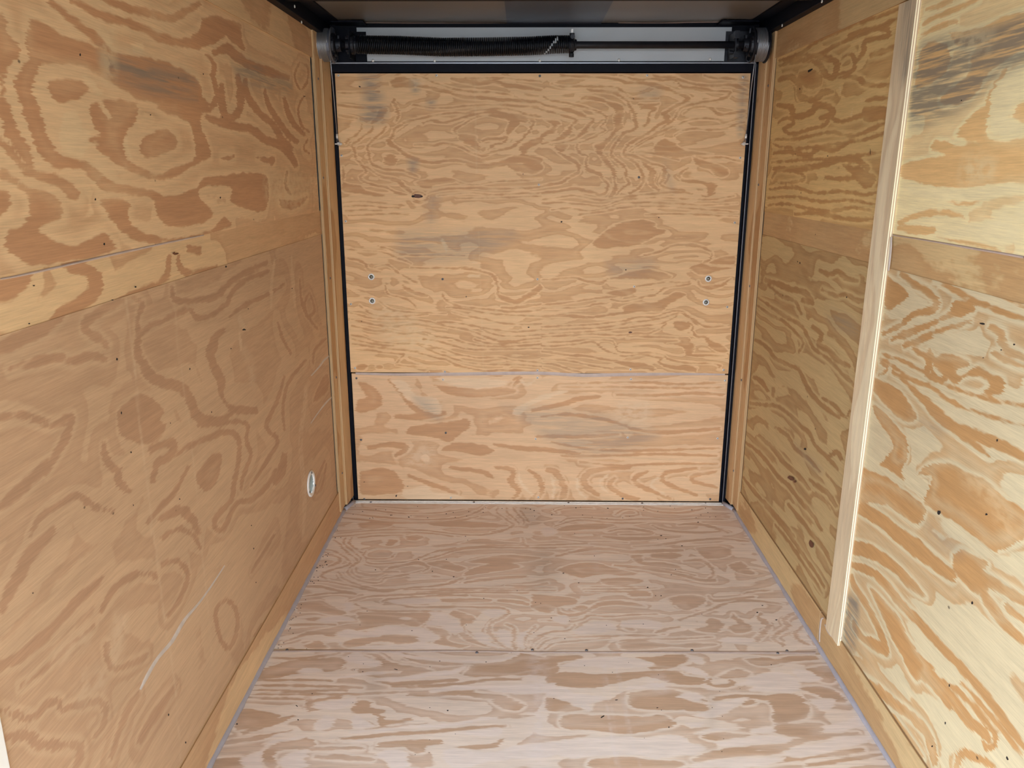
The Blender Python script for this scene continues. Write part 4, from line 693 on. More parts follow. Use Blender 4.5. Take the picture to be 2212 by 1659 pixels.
# right wall sheets
ym0, ym1 = 2.163, 2.262
sheet('plywood_panel', wall_right, 0, XR, ym1-.02, 3.33, ZU, ZT, .006, W['RU'], **fig('RU'))
sheet('plywood_panel', wall_right, 0, XR, ym1-.02, 3.33, ZB, ZL, .006, W['RL'], **fig('RL'))
sheet('plywood_panel', wall_right, 0, XR, .9, ym0+.02, ZU, ZT, .006, W['NU'], **fig('NU'))
sheet('plywood_panel', wall_right, 0, XR, .9, ym0+.02, ZB, ZL, .006, W['NL'], **fig('NL'))
sheet('plywood_strip', wall_right, 0, XR+.0016, .9, ym0+.02, ZL, ZU+.002, .005, W['RS'])
sheet('plywood_strip', wall_right, 0, XR+.0016, ym1-.02, 3.33, ZL, ZU+.002, .005, W['RS'])
sheet('plywood_strip', wall_right, 0, XR-PR, .9, 2.327, 0, ZB-.003, .012, W['RS'])
sheet('plywood_strip', wall_right, 0, XR-PR, 2.333, 3.36, 0, ZB-.003, .012, W['RS'])
sheet('plywood_strip', wall_right, 0, XR-PR, ym0, 3.36, ZT, 2.045, .012, W['RS'])
sheet('plywood_strip', wall_right, 0, XR-PR, YF, ym0, ZT, 2.045, .012, W['RS'])
sheet('plywood_panel', wall_right, 0, XR, YF, .895, 0, ZT, .006, W['NL'], step=.05)
sheet('plywood_batten', wall_right, 0, XR-.012, ym0, ym1, .105, 1.94, .012, W['M'], step=.02, edge=M_edgeW, stain=[(.9, .03, ('p', [(1958, -30), (1975, -30), (1968, 120), (1950, 180), (1945, 100)]))])
# jambs next to the ramp door: a flat batten with a splayed board in front of it
for sgn_, par, xw in ((1, wall_left, XL), (-1, wall_right, XR)):
    sheet('plywood_batten', par, 0, xw+sgn_*.012, yl+.012 if sgn_ > 0 else 3.335, 3.49, .03, 2.05, .012, W['J'], step=.02)
    sheet('jamb_board', par, 0, xw+sgn_*.022, 3.375 if sgn_ > 0 else 3.405, D-.012, .03, 2.05, .010, W['J'], step=.02, sgn=sgn_, slope=sgn_*.06)

# floor sheets
YS = D-1.219
sheet('plywood_sheet', floor, 2, 0, XL, XR, YS+.002, D-.02, .018, W['FF'], **fig('FF'))
sheet('plywood_sheet', floor, 2, 0, XL, XR, YS-1.217, YS-.002, .018, W['FN'], **fig('FN'))
sheet('plywood_sheet', floor, 2, 0, XL, XR, YF, YS-1.221, .018, W['FN'], step=.05)

# ------------------------------------------------------------------ sealant beads
def bead(name, pts, rad, m, parent, jit=.0, squash=None, n=8):
    q = []
    for i in range(len(pts)-1):
        a, b = Vector(pts[i]), Vector(pts[i+1]); k = max(1, int((b-a).length/.03))
        for j in range(k): q.append(a.lerp(b, j/k))
    q.append(Vector(pts[-1]))
    q = [p+Vector((random.uniform(-jit, jit), random.uniform(-jit, jit), random.uniform(-jit, jit))) for p in q]
    g = tubeg(q, [rad*random.uniform(.85, 1.15) for _ in q], n)
    return O_(name, g[0], g[1], m, parent, q[0], smooth=True)
bead('sealant_bead', [(XL+.004, 1.05, .004), (XL+.004, 3.37, .004)], .010, M_seal, floor, .0006)
bead('sealant_bead', [(XL+.004, 3.37, .004), (XL+.032, 3.465, .006)], .010, M_seal, floor, .0006)
bead('sealant_bead', [(XR-.004, .9, .004), (XR-.004, 3.40, .004)], .010, M_seal, floor, .0006)
bead('sealant_bead', [(XR-.004, 3.40, .004), (XR-.036, 3.475, .006)], .010, M_seal, floor, .0006)
def ribbon(name, pts, ax, val, m, parent, t=.0015):
    """flat smear of sealant on a plane: photo-traced centre line (x, y, width px) laid on the plane, domed"""
    q = smooth_line(pts); V = []; F = []; inw = {0: (1 if val < 0 else -1), 1: -1, 2: 1}[ax]
    for i, p in enumerate(q):
        a = q[max(i-1, 0)]; b = q[min(i+1, len(q)-1)]; d = np.array(b[:2])-np.array(a[:2]); d /= np.hypot(*d)
        nn = np.array([-d[1], d[0]])*p[2]/2
        for s, hh in ((-1, -.0005), (-.55, t*.8), (0, t), (.55, t*.8), (1, -.0005)):
            w_ = at(p[0]+nn[0]*s, p[1]+nn[1]*s, ax, val); w_[ax] += inw*hh; V.append(w_)
    for i in range(len(q)-1):
        for k in range(4): F.append((i*5+k, i*5+k+1, (i+1)*5+k+1, (i+1)*5+k))
    return O_(name, V, F, m, parent, V[len(V)//2], smooth=True)
ribbon('sealant_bead', [(588, 1407, 5), (700, 1406, 6), (850, 1407, 6), (1000, 1406, 5), (1150, 1409, 5), (1350, 1409, 5), (1550, 1409, 6), (1762, 1410, 7)], 2, 0, M_seal2, floor)

# ------------------------------------------------------------------ fasteners
def screw_mesh(name, r, m, dome=.35, cross=True):
    """head facing +Z, with a cross recess"""
    prof = [(0, r), (r*.25, r*.96), (r*(.25+dome*.6), r*.75), (r*(.25+dome), r*.42)]
    V, F = latheg(prof, 16, 'z')
    if cross:
        z = r*(.25+dome)+.0001; a, b = r*.55, r*.14
        n = len(V); V += [(-a, -b, z), (a, -b, z), (a, b, z), (-a, b, z), (-b, -a, z), (b, -a, z), (b, a, z), (-b, a, z)]
        F += [(n, n+1, n+2, n+3), (n+4, n+5, n+6, n+7)]
    return mesh(name, V, F, [m, M_dark], [0]*(len(F)-2)+[1, 1] if cross else None, True)
SCR = screw_mesh('screw_head', .0052, M_zinc)
SCRB = screw_mesh('dull_screw_head', .0052, mat('dull_zinc', lin(120, 120, 125), .5, .6))
Q = {('x', 1): Vector((0, 0, 1)).rotation_difference(Vector((1, 0, 0))), ('x', -1): Vector((0, 0, 1)).rotation_difference(Vector((-1, 0, 0))),
     ('y', -1): Vector((0, 0, 1)).rotation_difference(Vector((0, -1, 0))), ('z', 1): Vector((0, 0, 1)).rotation_difference(Vector((0, 0, 1)))}
def screws(px, ax, val, parent, me=SCR, name='screw'):
    for x, y in px:
        p = at(x, y, ax, val); inw = {0: (1 if val < 0 else -1), 1: -1, 2: 1}[ax]
        rot = Q[('xyz'[ax], inw)] @ Matrix.Rotation(random.uniform(0, 1.5), 3, 'Z').to_quaternion()
        link(name, me, parent, Vector(p), rot)

# ------------------------------------------------------------------ ramp door (closed)
DX0, DX1, DZ1, DZS = -.864, .8545, 1.909, .628
door = struct(empty('door_1', (0, D, 0)), 'closed ramp door faced with two plywood sheets and a grey caulked joint', 'door')
sheet('plywood_sheet', door, 1, D, DX0, DX1, DZS+.003, DZ1, .018, W['DU'], **fig('DU'))
sheet('plywood_sheet', door, 1, D, DX0+.003, DX1, .006, DZS-.003, .018, W['DL'], **fig('DL'))
ribbon('sealant_bead', [(768, 807, 5), (860, 809, 6), (1000, 808, 8), (1160, 806, 8), (1260, 811, 8), (1350, 809, 8), (1480, 808, 6), (1566, 809, 4)], 1, D, M_seal2, door)
screws([(731, 163), (943, 163), (1398, 163), (1605, 167), (738, 336), (1599, 341), (1164, 399), (747, 478), (1587, 481),
        (1161, 603), (1370, 619), (758, 657), (1571, 663), (767, 795), (961, 803), (1161, 800), (1362, 798), (1563, 799),
        (957, 820), (1161, 816), (1363, 819), (1566, 822), (1157, 948), (1356, 945), (1550, 947), (974, 1075), (1163, 1074)], 1, D, door)
screws([(1166, 164), (1380, 383), (956, 603), (963, 935), (780, 950), (770, 817), (787, 1078), (1345, 1077), (1534, 1078)], 1, D, door, SCRB)
wash = latheg([(0, .0145), (.0018, .0145), (.0018, .009), (.001, .0088)], 28, 'z')
WSH = mesh('washer', wash[0], wash[1], M_white if False else M_zinc, None, True)
cb = latheg([(0, .0092), (.0008, .0092), (.0022, .0078), (.003, .004), (.0042, .0035), (.0046, .001)], 24, 'z')
CB = mesh('bolt_head', cb[0], cb[1], mat('bolt_zinc', lin(150, 160, 160), .3, .85), None, True)
for x, y in ((802, 598), (804, 650), (1530, 602), (1525, 653)):
    p = Vector(at(x, y, 1, D)); o = link('washer', WSH, door, p, Q[('y', -1)]); 
    b_ = bpy.data.objects.new('bolt', CB); COL.objects.link(b_); b_.parent = o; b_.location = (0, 0, .001)
# dark knot and pitch marks on the door
def blob(name, x, y, ax, val, w_, h_, m, parent, n=12):
    c = Vector(at(x, y, ax, val)); V = []; rs = [random.uniform(.7, 1.2) for _ in range(n)]; inw = {0: (1 if val < 0 else -1), 1: -1, 2: 1}[ax]
    for k in range(n):
        a = 2*PI*k/n; u, v = w_*rs[k]*math.cos(a), h_*rs[k]*math.sin(a)
        p = {0: (0, u, v), 1: (u, 0, v), 2: (u, v, 0)}[ax]; V.append(c+Vector(p))
    top = Vector({0: (inw, 0, 0), 1: (0, inw, 0), 2: (0, 0, 1)}[ax])*.0012
    V.append(c+top); F = [(k, (k+1) % n, n) for k in range(n)]
    return O_(name, V, F, m, parent, c, smooth=True)

# frame around the door
fr = struct(empty('trim_1', (0, D, 0)), 'black steel door frame with weather strip round the ramp door', 'door frame')
box('frame_post', (-.898, 3.478, -.002), (DX0-.016, D+.03, 1.944), M_black, fr, .002)
box('frame_post', (DX1+.010, 3.478, -.002), (.880, D+.03, 1.944), M_black, fr, .002)
box('door_edge', (DX0-.018, D+.002, .0), (DX0-.001, D+.028, 1.915), M_black, fr, .001)
box('door_edge', (DX1+.001, D+.002, .0), (DX1+.018, D+.028, 1.915), M_black, fr, .001)
box('weather_strip', (DX0-.0185, 3.474, .0), (DX0-.0165, 3.482, 1.944), M_weather, fr)
box('weather_strip', (DX1+.0115, 3.474, .0), (DX1+.0135, 3.482, 1.944), M_weather, fr)
box('frame_header', (-.88, 3.482, 1.9125), (.866, D+.03, 1.944), M_black, fr, .002)
box('weather_strip', (-.872, 3.476, 1.9445), (.868, 3.486, 1.9495), M_weather, fr)
box('frame_header', (XL+.03, 3.488, 1.9495), (XR-.03, D+.03, 2.10), M_black, fr, .002)
th = join(boxg((-.895, 3.462, 0), (.876, 3.49, .0035)), boxg((-.895, 3.474, .0035), (.876, 3.4765, .006)))
thr = O_('threshold', th[0], th[1], M_zinc, fr, (0, 3.476, 0))
screws([(801, 1085), (1024, 1085), (1228, 1086), (1387, 1087), (1524, 1087)], 2, .0035, fr, SCRB)
# grey metal sheet over the door
hdr = box('metal_panel', (-.763, 3.484, 1.9545), (.762, 3.4875, 2.083), M_alu, fr)
SCP = screw_mesh('pan_screw', .0062, M_zinc, .5, False)
screws([(806, 131), (939, 131), (1166, 131), (1337, 130), (1534, 128)], 1, 3.484, fr, SCP)

# jamb screws
screws([(687, 170), (698, 384), (713, 601), (726, 815), (739, 1022)], 0, XL+.026, wall_left, SCRB)
screws([(1660, 185), (1639, 399), (1620, 618), (1602, 821), (1585, 1017)], 0, XR-.026, wall_right, SCRB)
# floor joint screws
screws([(620, 1404), (1030, 1410), (1150, 1404), (1267, 1405), (1495, 1405), (1700, 1406), (1680, 1411)], 2, 0, floor, SCRB)

# ------------------------------------------------------------------ ceiling pieces
tr = struct(empty('trim_2', (0, 3.0, ZC)), 'black steel roof edge tubes and roof bow above the walls', 'roof frame')
for sgn_, xw in ((1, XL), (-1, XR)):
    a = (min(xw+sgn_*-.008, xw+sgn_*.035), YF, 2.045); b_ = (max(xw+sgn_*-.008, xw+sgn_*.035), D+.02, ZC)
    box('roof_tube', a, b_, M_black, tr, .002)
    a = (min(xw+sgn_*.035, xw+sgn_*.085), YF, ZC-.006); b_ = (max(xw+sgn_*.035, xw+sgn_*.085), D, ZC)
    box('angle_flange', a, b_, M_black, tr)
box('roof_bow', (XL+.036, 2.83, ZC-.035), (XR-.036, 2.873, ZC), M_black, tr, .002)
box('roof_bow', (XL+.036, 2.38, ZC-.035), (XR-.036, 2.423, ZC), M_black, tr, .002)
box('roof_bow', (XL+.036, 1.77, ZC-.035), (XR-.036, 1.813, ZC), M_black, tr, .002)
box('corner_plate', (XL+.06, 3.40, ZC-.010), (-.72, D, ZC-.004), M_black, tr)
box('corner_plate', (.70, 3.40, ZC-.010), (XR-.06, D, ZC-.004), M_black, tr)
box('roof_plate', (-.150, 2.874, ZC-.003), (.232, D-.01, ZC), M_roof2, ceiling)
ribbon('sealant_bead', [(724, 47, 2), (735, 50, 2), (760, 50, 2), (800, 49, 2), (900, 50, 2), (1098, 51, 2)], 2, ZC-.001, M_seal2, ceiling, -.001)
ribbon('sealant_bead', [(1336, 49, 2), (1420, 50, 2), (1500, 48, 2), (1612, 47, 2)], 2, ZC-.001, M_seal2, ceiling, -.001)
for x, y, v in ((651, 48, XL+.035), (636, 14, XL+.035)):
    p = at(x, y, 0, v); link('screw', SCR, tr, Vector(p), Q[('x', 1)])
for x, y, v in ((1690, 55, XR-.035), (1776, 3, XR-.035)):
    p = at(x, y, 0, v); link('screw', SCR, tr, Vector(p), Q[('x', -1)])

# ------------------------------------------------------------------ torsion spring and shaft
YS_, ZS_ = 3.405, float(at(1400, 97, 1, 3.405)[2])
X_ = lambda px: float(at(px, 97, 1, YS_)[0])
tors = props(empty('torsion_spring_assembly', (0, YS_, ZS_)), 'black torsion spring on a steel shaft with cable drums, above the closed ramp door', 'spring')
g = tubeg([(X_(700), YS_, ZS_), (X_(1640), YS_, ZS_)], .0138, 24)
O_('shaft', g[0], g[1], M_shaft, tors, (0, YS_, ZS_), smooth=True)
# coil
xa, xb = X_(770), X_(1234); turns = 116; ns = 22; npts = turns*ns; rw = .0032; pts = []; V = []; F = []; fm = []
axz = np.interp(np.linspace(0, 1, npts+1), [0, .06, .2, .4, .6, .8, .93, 1], [0, -.001, -.003, -.010, -.009, -.006, 0, 0])
for i in range(npts+1):
    t = i/npts; a = 2*PI*i/ns; x = xa+(xb-xa)*t; cz = ZS_+axz[i]+.002
    rr = .0325*(1 if t < .85 else 1-(t-.85)*.35)
    cc = Vector((x, YS_, cz)); rad = Vector((0, math.cos(a), math.sin(a)))
    tang = Vector((0, -math.sin(a), math.cos(a)))
    for k in range(6):
        b_ = 2*PI*k/6; V.append(cc+rad*(rr+rw*math.cos(b_))+Vector((rw*math.sin(b_), 0, 0)))
for i in range(npts):
    t = i/npts; a = (2*PI*i/ns) % (2*PI)
    # painted line that wound up into a helix: runs once from top to bottom at two places
    st = 0
    for t0, wdt in ((.905, .24),):
        aim = PI - (t-t0)*34            # front side is angle pi
        if abs(t-t0) < .03 and abs(a-aim-.2) < wdt: st = 1
    for k in range(6): F.append((i*6+k, i*6+(k+1) % 6, (i+1)*6+(k+1) % 6, (i+1)*6+k)); fm.append(st)
O_('spring', V, F, [M_spring, M_stripe], tors, (0, YS_, ZS_), fm, True)
# winding cone at the right end of the spring
x0 = X_(1228)
g = join(latheg([(0, .030), (.010, .033), (.020, .030), (.024, .022), (.032, .020)], 24, 'x', (x0, YS_, ZS_)),
         latheg([(0, .009), (.02, .009)], 12, 'y', (x0+.014, YS_-.038, ZS_+.026)),
         latheg([(0, .010), (.012, .010), (.016, .006)], 12, 'z', (x0+.012, YS_-.01, ZS_-.046)),
         latheg([(0, .010), (.014, .010)], 12, 'z', (x0+.013, YS_-.01, ZS_+.028)))
O_('winding_cone', g[0], g[1], M_dark, tors, (x0, YS_, ZS_), smooth=False)
g = join(boxg((x0+.009, YS_-.018, ZS_+.036), (x0+.0165, YS_-.011, ZS_+.056)))
O_('set_screw', g[0], g[1], M_zinc, tors, (x0, YS_, ZS_))
# stationary cone and its bracket
x1 = X_(772)
g = latheg([(-.030, .034), (-.022, .036), (-.012, .036), (-.008, .031), (.004, .029)], 24, 'x', (x1, YS_, ZS_))
nuts = [latheg([(0, .007), (.008, .007)], 6, 'x', (x1-.038, YS_-.020, ZS_+dz)) for dz in (-.03, .03)]
g = join(g, *nuts)
O_('stationary_cone', g[0], g[1], M_dark, tors, (x1, YS_, ZS_))
def lugs(x, s):
    gs = [boxg((x, YS_-.045, ZS_-.055), (x+s*.004, D-.01, ZS_+.055)), boxg((x, D-.014, ZS_-.06), (x-s*.05, D-.010, ZS_+.07))]
    return gs
def bearing(x, s):
    gs = [latheg([(0, .024), (s*.014, .024), (s*.016, .018)], 24, 'x', (x, YS_, ZS_))]
    for a in (.8, 2.3, 3.9, 5.5): gs.append(latheg([(0, .006), (s*.010, .006)], 6, 'x', (x+s*.002, YS_+.033*math.cos(a), ZS_+.033*math.sin(a))))
    return gs
def sortbox(V, F): return V, F
xbL = X_(757)
O_('bracket', *join(*[boxg((xbL, YS_-.040, ZS_-.052), (xbL+.004, D-.008, ZS_+.052)), boxg((xbL-.06, D-.012, ZS_-.065), (xbL+.05, D-.007, ZS_+.062))]), M_black, tors, (xbL, YS_, ZS_))
O_('bearing', *join(*bearing(xbL-.002, -1)), M_dark, tors, (xbL, YS_, ZS_))
xbR = X_(1583)
O_('bracket', *join(boxg((xbR, YS_-.040, ZS_-.050), (xbR+.004, D-.008, ZS_+.045)), boxg((xbR-.012, D-.012, ZS_-.065), (xbR+.09, D-.007, ZS_+.062)),
                    boxg((xbR-.004, YS_-.044, ZS_+.018), (xbR+.014, YS_-.012, ZS_+.046)), boxg((xbR-.004, YS_-.044, ZS_-.052), (xbR+.014, YS_-.012, ZS_-.030))), M_dark, tors, (xbR, YS_, ZS_))
O_('bearing', *join(*bearing(xbR+.003, 1)), M_dark, tors, (xbR, YS_, ZS_))
O_('set_screw', *join(latheg([(0, .008), (.014, .008), (.018, .005)], 10, 'x', (xbR-.018, YS_-.02, ZS_-.030))), M_dark, tors, (xbR, YS_, ZS_))
# cable drums
def drum(px0, px1, s):
    """grooved body from the wall side (px0) to the inner side (px1); s = +1 when the inner side is to the right"""
    xa, xb = X_(px0), X_(px1); L_ = abs(xb-xa); prof = []
    prof += [(0, .058), (.002, .068), (.005, .069), (.008, .064), (.009, .0585)]
    prof += [(L_-.008, .058), (L_-.006, .0665), (L_-.003, .068), (L_, .066), (L_+.001, .060), (L_-.003, .056), (L_-.004, .020)]
    prof = [(s*a, r) for a, r in prof]
    V, F = latheg(prof, 48, 'x', (xa, YS_, ZS_))
    if s < 0: F = [f[::-1] for f in F]
    webs = []
    for k in range(5):
        a = 2*PI*k/5+.3; c, n_ = math.cos(a), math.sin(a)
        p0 = Vector((xb+s*.006, YS_+.022*c, ZS_+.022*n_)); p1 = Vector((xb+s*.004, YS_+.06*c, ZS_+.06*n_))
        webs.append(tubeg([p0, p1], .0045, 6))
    ss = [latheg([(0, .007), (.012, .007)], 6, 'z', (xb+s*.022, YS_-.006, ZS_+.022)), latheg([(0, .006), (.014, .006)], 6, 'y', (xb+s*.022, YS_-.036, ZS_-.012))]
    hb = latheg([(s*a, r) for a, r in [(L_-.004, .046), (L_+.006, .043), (L_+.010, .038), (L_+.012, .026), (L_+.030, .024), (L_+.031, .014)]], 32, 'x', (xa, YS_, ZS_))
    g = (V, F)
    d = O_('cable_drum', g[0], g[1], M_drum if s > 0 else M_dark, tors, (xa, YS_, ZS_), smooth=False)
    g = join(hb, *webs, *ss); O_('hub', g[0], g[1], M_dark, d, (xb, YS_, ZS_))
    # winding: cable wraps
    n_t = 9; x_s = xa+s*.0105; pts = []; pitch = .0048
    for i in range(n_t*32+1):
        a = 2*PI*i/32+PI; pts.append((x_s+s*pitch*i/32, YS_+.061*math.cos(a), ZS_+.061*math.sin(a)))
    gg = tubeg(pts, .0021, 6)
    O_('cable_winding', gg[0], gg[1], M_cable, d, (xa, YS_, ZS_), smooth=True)
    return xa, xb, pts[-1]
dl = drum(684, 721, 1)
dr = drum(1657, 1621, -1)
# ------------------------------------------------------------------ lift cables
def lift_cable(label, start, clip_px, s):
    yq = 3.472
    c = Vector(at(clip_px[0], clip_px[1], 1, yq))
    r_ = props(empty('lift_cable', (c.x, c.y, c.z)), label, 'cable', None)
    p0 = Vector(start)
    slv = c+Vector((-s*.004, 0, .028))
    pts = [p0, p0.lerp(slv, .33)+Vector((s*.001, 0, 0)), p0.lerp(slv, .66)+Vector((s*.001, 0, 0)), slv+Vector((0, 0, .008))]
    g = tubeg(pts, .0019, 8); O_('wire', g[0], g[1], M_cable, r_, c, smooth=True)
    g = tubeg([slv+Vector((0, 0, .012)), slv, slv+Vector((0, 0, -.006))], [.0038, .0046, .0040], 10)
    O_('sleeve', g[0], g[1], M_zinc, r_, c, smooth=True)
    loop = [slv+Vector((0, 0, -.005))]+[c+Vector((.0045*math.sin(a), 0, .006-.010*math.cos(a)*-1)) for a in np.linspace(.3, 2*PI-.3, 12)]
    g = tubeg([slv+Vector((-.001, 0, -.004)), c+Vector((-.005, 0, .004)), c+Vector((0, 0, -.005)), c+Vector((.005, 0, .004)), slv+Vector((.001, 0, -.004))], .0017, 6)
    O_('loop', g[0], g[1], M_cable, r_, c, smooth=True)
    g = join(tubeg([c+Vector((-.014, 0, 0)), c+Vector((.016, 0, 0))], .0028, 10), latheg([(0, .0065), (.005, .0065)], 6, 'x', (c.x+s*.007, c.y, c.z)),
             latheg([(0, .0075), (.0015, .0075)], 14, 'x', (c.x+s*.002, c.y, c.z)), boxg((c.x-.003, c.y, c.z-.006), (c.x+.003, D+.004, c.z+.006)))
    O_('bolt', g[0], g[1], M_zinc, r_, c)
def front(px, py):
    p = at(px, py, 1, YS_-.0660); return p
lift_cable('steel lift cable running down from the left cable drum to the ramp door edge', front(712, 110), (731, 311), 1)
lift_cable('steel lift cable running down from the right cable drum to the ramp door edge', front(1632, 118), (1608, 311), -1)

# ------------------------------------------------------------------ air vent in the left wall
vent = props(empty('air_vent', (XL, VY, VZ)), 'small round white plastic air vent low on the left plywood wall', 'vent')
g = latheg([(-.02, .0372), (-.0005, .0375), (-.0003, .051), (.003, .0525), (.0055, .050), (.0065, .044), (.005, .0385), (.001, .0365), (-.02, .0362)], 56, 'x', (XL, VY, VZ))
g = (g[0], g[1][:-2]); O_('flange', g[0], g[1], M_white, vent, (XL, VY, VZ), smooth=True)
for k in range(-4, 5):
    off = k*.0082; hl = math.sqrt(max(0, .0365**2-off**2))
    d = Vector((0, .80, .60)); n_ = Vector((0, -.60, .80))
    cc = Vector((XL+.001, VY, VZ))+n_*off
    a_, b_ = cc-d*hl, cc+d*hl; th_ = n_*.0013; dp = Vector((.004, 0, 0))
    tl = Vector((-.004, 0, 0))+n_*.0015
    V = [a_-th_, b_-th_, b_+th_, a_+th_]; V = V+[v+tl for v in V]
    F = [(0, 1, 2, 3), (7, 6, 5, 4), (0, 4, 5, 1), (1, 5, 6, 2), (2, 6, 7, 3), (3, 7, 4, 0)]
    O_('slat', V, F, M_slat, vent, cc)
for a in (PI/2, PI*7/6-.15, -PI/6):
    link('screw', SCRB, vent, Vector((XL+.0062, VY+.0455*math.cos(a), VZ+.0455*math.sin(a))), Q[('x', 1)])

# ------------------------------------------------------------------ side door frame (white metal), partly in view at the left
sd = struct(empty('door_2', (XL, .53, 0)), 'white side door frame at the lower left corner', 'door frame')
box('frame_post', (XL-.03, YD1-.02, 0), (XL+.006, YD1+.077, ZD+.05), M_frame, sd, .002)
box('frame_post', (XL-.03, YD0-.06, 0), (XL+.006, YD0+.01, ZD+.05), M_frame, sd, .002)
box('frame_header', (XL-.03, YD0+.01, ZD-.01), (XL+.006, YD1-.02, ZD+.05), M_frame, sd, .002)

# ------------------------------------------------------------------ sealant smears on the walls
ribbon('sealant_smear', [(485, 1222, 2), (455, 1268, 4), (428, 1305, 5), (398, 1340, 8), (372, 1385, 9), (342, 1420, 8), (318, 1460, 9), (303, 1490, 5)], 0, XL, M_smear, wall_left)
ribbon('sealant_smear', [(711, 769, 3), (700, 778, 5), (690, 792, 4), (672, 812, 3)], 0, XL, M_smear, wall_left)
ribbon('sealant_smear', [(716, 858, 3), (706, 868, 4), (690, 888, 3), (671, 915, 2)], 0, XL, M_smear, wall_left)
ribbon('sealant_bead', [(0, 603, 4), (60, 592, 5), (200, 560, 5), (330, 531, 5), (440, 508, 3)], 0, XL, M_seal2, wall_left)
ribbon('sealant_bead', [(1926, 508, 2), (2010, 521, 3), (2090, 535, 5), (2150, 545, 5), (2212, 556, 6)], 0, XR, M_seal2, wall_right)
ribbon('sealant_smear', [(1770, 1387, 3), (1771, 1360, 4), (1774, 1338, 4), (1780, 1335, 3)], 0, XR-PR, M_smear, wall_right)
ribbon('sealant_smear', [(1782, 1349, 2), (1788, 1360, 8), (1796, 1372, 7), (1806, 1382, 3)], 0, XR-PR-.004, M_smear, wall_right)
ribbon('sealant_smear', [(1925, 512, 4), (1923, 545, 5), (1919, 585, 3)], 0, XR-.006, M_smear, wall_right)
ribbon('sealant_smear', [(1816, 1362, 3), (1812, 1372, 9), (1816, 1382, 6)], 0, XR-.004, M_smear, wall_right)
# ------------------------------------------------------------------ nail holes, pitch pockets and crumbs
def specks(name, lst, ax, val, parent, m, kind='stuff'):
    V = []; F = []; inw = {0: (1 if val < 0 else -1), 1: -1, 2: 1}[ax]
    for it in lst:
        x, y, w_, h_ = it[:4]; rot = it[4] if len(it) > 4 else 0
        c = Vector(at(x, y, ax, val)); dpt = (c-Vector(O)).length; n = 9; b0 = len(V)
        for k in range(n):
            a = 2*PI*k/n; rr = random.uniform(.75, 1.2); u0, v0 = w_/2*rr*math.cos(a), h_/2*rr*math.sin(a)
            u = u0*math.cos(rot)-v0*math.sin(rot); v = u0*math.sin(rot)+v0*math.cos(rot)
            p = Vector(at(x+u, y+v, ax, val)); p[ax] += inw*.0002; V.append(p)
        c[ax] += inw*.0009; V.append(c); F += [(b0+k, b0+(k+1) % n, b0+n) for k in range(n)]
    o = O_(name, V, F, m, parent, V[0], smooth=True)
    o['kind'] = kind; return o
M_knot = mat('knot_wood', lin(96, 58, 40), .6, 0, .3, 200, .3, 90)
specks('nail_holes', [(173, 118, 4, 7), (439, 160, 2, 4), (325, 248, 3, 3), (206, 431, 3, 6), (225, 527, 4, 6), (336, 529, 5, 3), (476, 427, 3, 4), (205, 431, 2, 4), (253, 776, 4, 6), (262, 892, 3, 6), (283, 977, 3, 4),
    (410, 797, 3, 4), (488, 576, 4, 4), (293, 620, 4, 4), (243, 648, 6, 2), (63, 699, 5, 3), (73, 617, 5, 3), (368, 914, 2, 3), (457, 890, 2, 4), (288, 1091, 2, 4), (388, 1078, 3, 3), (543, 1135, 2, 3), (548, 1185, 2, 4),
    (71, 1281, 3, 3), (553, 1258, 2, 3), (364, 1544, 3, 6), (401, 1604, 3, 5), (536, 667, 2, 3), (631, 623, 2, 3), (499, 753, 2, 3), (527, 712, 8, 4), (608, 1279, 4, 4), (658, 208, 5, 2)], 0, XL, wall_left, M_dirt)
specks('nail_holes', [(1728, 192, 2, 4), (1788, 337, 2, 3), (1880, 329, 1.5, 14), (2077, 217, 3, 3), (1728, 568, 3, 5), (1750, 152, 14, 5, -.6), (2122, 699, 14, 4, .2), (2191, 744, 5, 4), (2163, 756, 4, 3), (2154, 951, 4, 6), (2131, 1111, 5, 5), (2051, 1481, 3, 7),
    (2042, 1562, 3, 6), (2014, 1612, 4, 4), (2176, 1638, 4, 9, -.4), (2028, 1107, 8, 10), (1829, 642, 3, 4), (1739, 970, 6, 5), (1723, 565, 2, 3), (2100, 1302, 5, 7), (2124, 773, 4, 2)], 0, XR, wall_right, M_dirt)
specks('pitch_pockets', [(1708, 1033, 16, 9, .3), (1717, 1040, 6, 6), (1667, 1203, 6, 5), (1849, 1499, 6, 9, -.4), (1752, 1175, 10, 16, -.3), (1710, 1283, 5, 22, -.6)], 0, XR-.003, wall_right, M_knot)
specks('knots', [(549, 48, 8, 13, -.4), (517, 37, 4, 3), (381, 548, 12, 5, -.2), (376, 547, 6, 6)], 0, XL+.003, wall_left, M_knot)
specks('knots', [(902, 423, 22, 9), (1362, 718, 9, 4)], 1, D, door, M_knot)
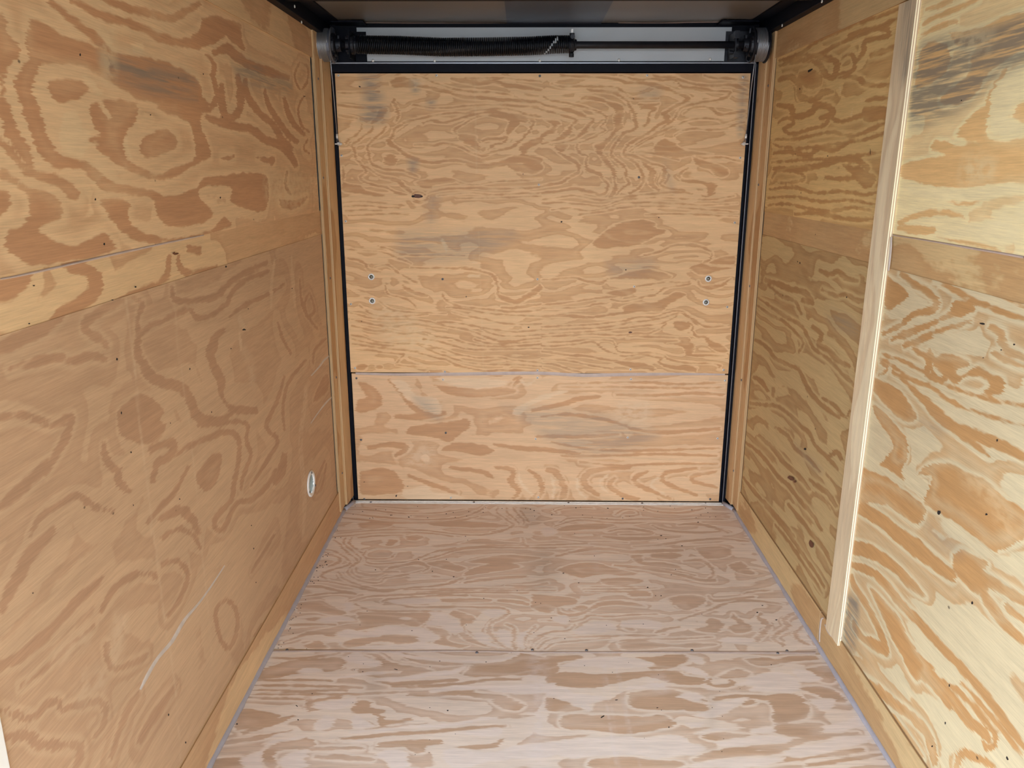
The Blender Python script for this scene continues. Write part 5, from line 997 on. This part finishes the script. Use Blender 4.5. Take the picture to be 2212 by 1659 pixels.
specks('knot_holes', [(893, 424, 9, 5), (910, 424, 7, 4), (1213, 479, 4, 4), (1352, 583, 3, 3), (1142, 707, 4, 3), (856, 1071, 3, 5, .4), (777, 187, 5, 3, .5), (1007, 641, 2, 4), (1423, 470, 3, 2), (1130, 376, 2, 2), (787, 1041, 4, 1.5)], 1, D, door, M_dirt)
crumbs = [(738, 1107, 8, 6), (729, 1127, 5, 4), (883, 1117, 4, 2.5), (844, 1113, 3, 2), (706, 1220, 3, 2), (704, 1213, 4, 2), (685, 1226, 3, 2.5), (934, 1234, 3, 2), (980, 1246, 4, 2), (811, 1231, 3, 2), (1146, 1100, 3, 2), (1192, 1112, 3, 2),
    (1191, 1335, 3, 2), (629, 1322, 4, 3), (617, 1342, 4, 3), (643, 1301, 3, 2), (793, 1320, 2, 2), (633, 1368, 2, 2), (1473, 1179, 4, 2.5), (1428, 1157, 6, 2), (1636, 1323, 4, 3), (1677, 1339, 5, 2.5), (1647, 1308, 4, 2), (1399, 1269, 4, 2.5), (1428, 1287, 3, 2),
    (1217, 1238, 4, 2), (1508, 1128, 4, 2), (1313, 1098, 4, 2), (1244, 1097, 3, 2), (1250, 1259, 3, 2), (1416, 1287, 2, 2), (1284, 1201, 2, 2), (964, 1110, 3, 2), (979, 1107, 2, 2), (1154, 1103, 3, 2), (1305, 1089, 5, 2),
    (967, 1535, 4, 3), (644, 1555, 3, 3), (512, 1564, 4, 3), (1420, 1529, 4, 2), (855, 1446, 10, 2, .2), (641, 1525, 6, 2, .6), (1302, 1548, 10, 3, -.5), (1666, 1436, 3, 2), (1445, 1571, 2, 5), (1050, 1430, 3, 2), (1332, 1512, 6, 2), (950, 1428, 3, 2)]
rc = random.Random(5)
crumbs += [(rc.uniform(760, 1560), rc.uniform(1092, 1120), rc.uniform(1.5, 3), 1.5) for _ in range(40)]
crumbs += [(745-(y-1105)*.53+rc.uniform(4, 22), y, rc.uniform(1.5, 3), 1.8) for y in [rc.uniform(1120, 1400) for _ in range(36)]]
crumbs += [(rc.uniform(650, 1600), rc.uniform(1130, 1640), rc.uniform(1.5, 3), 1.6) for _ in range(50)]
specks('crumbs', crumbs, 2, 0, floor, M_dirt)
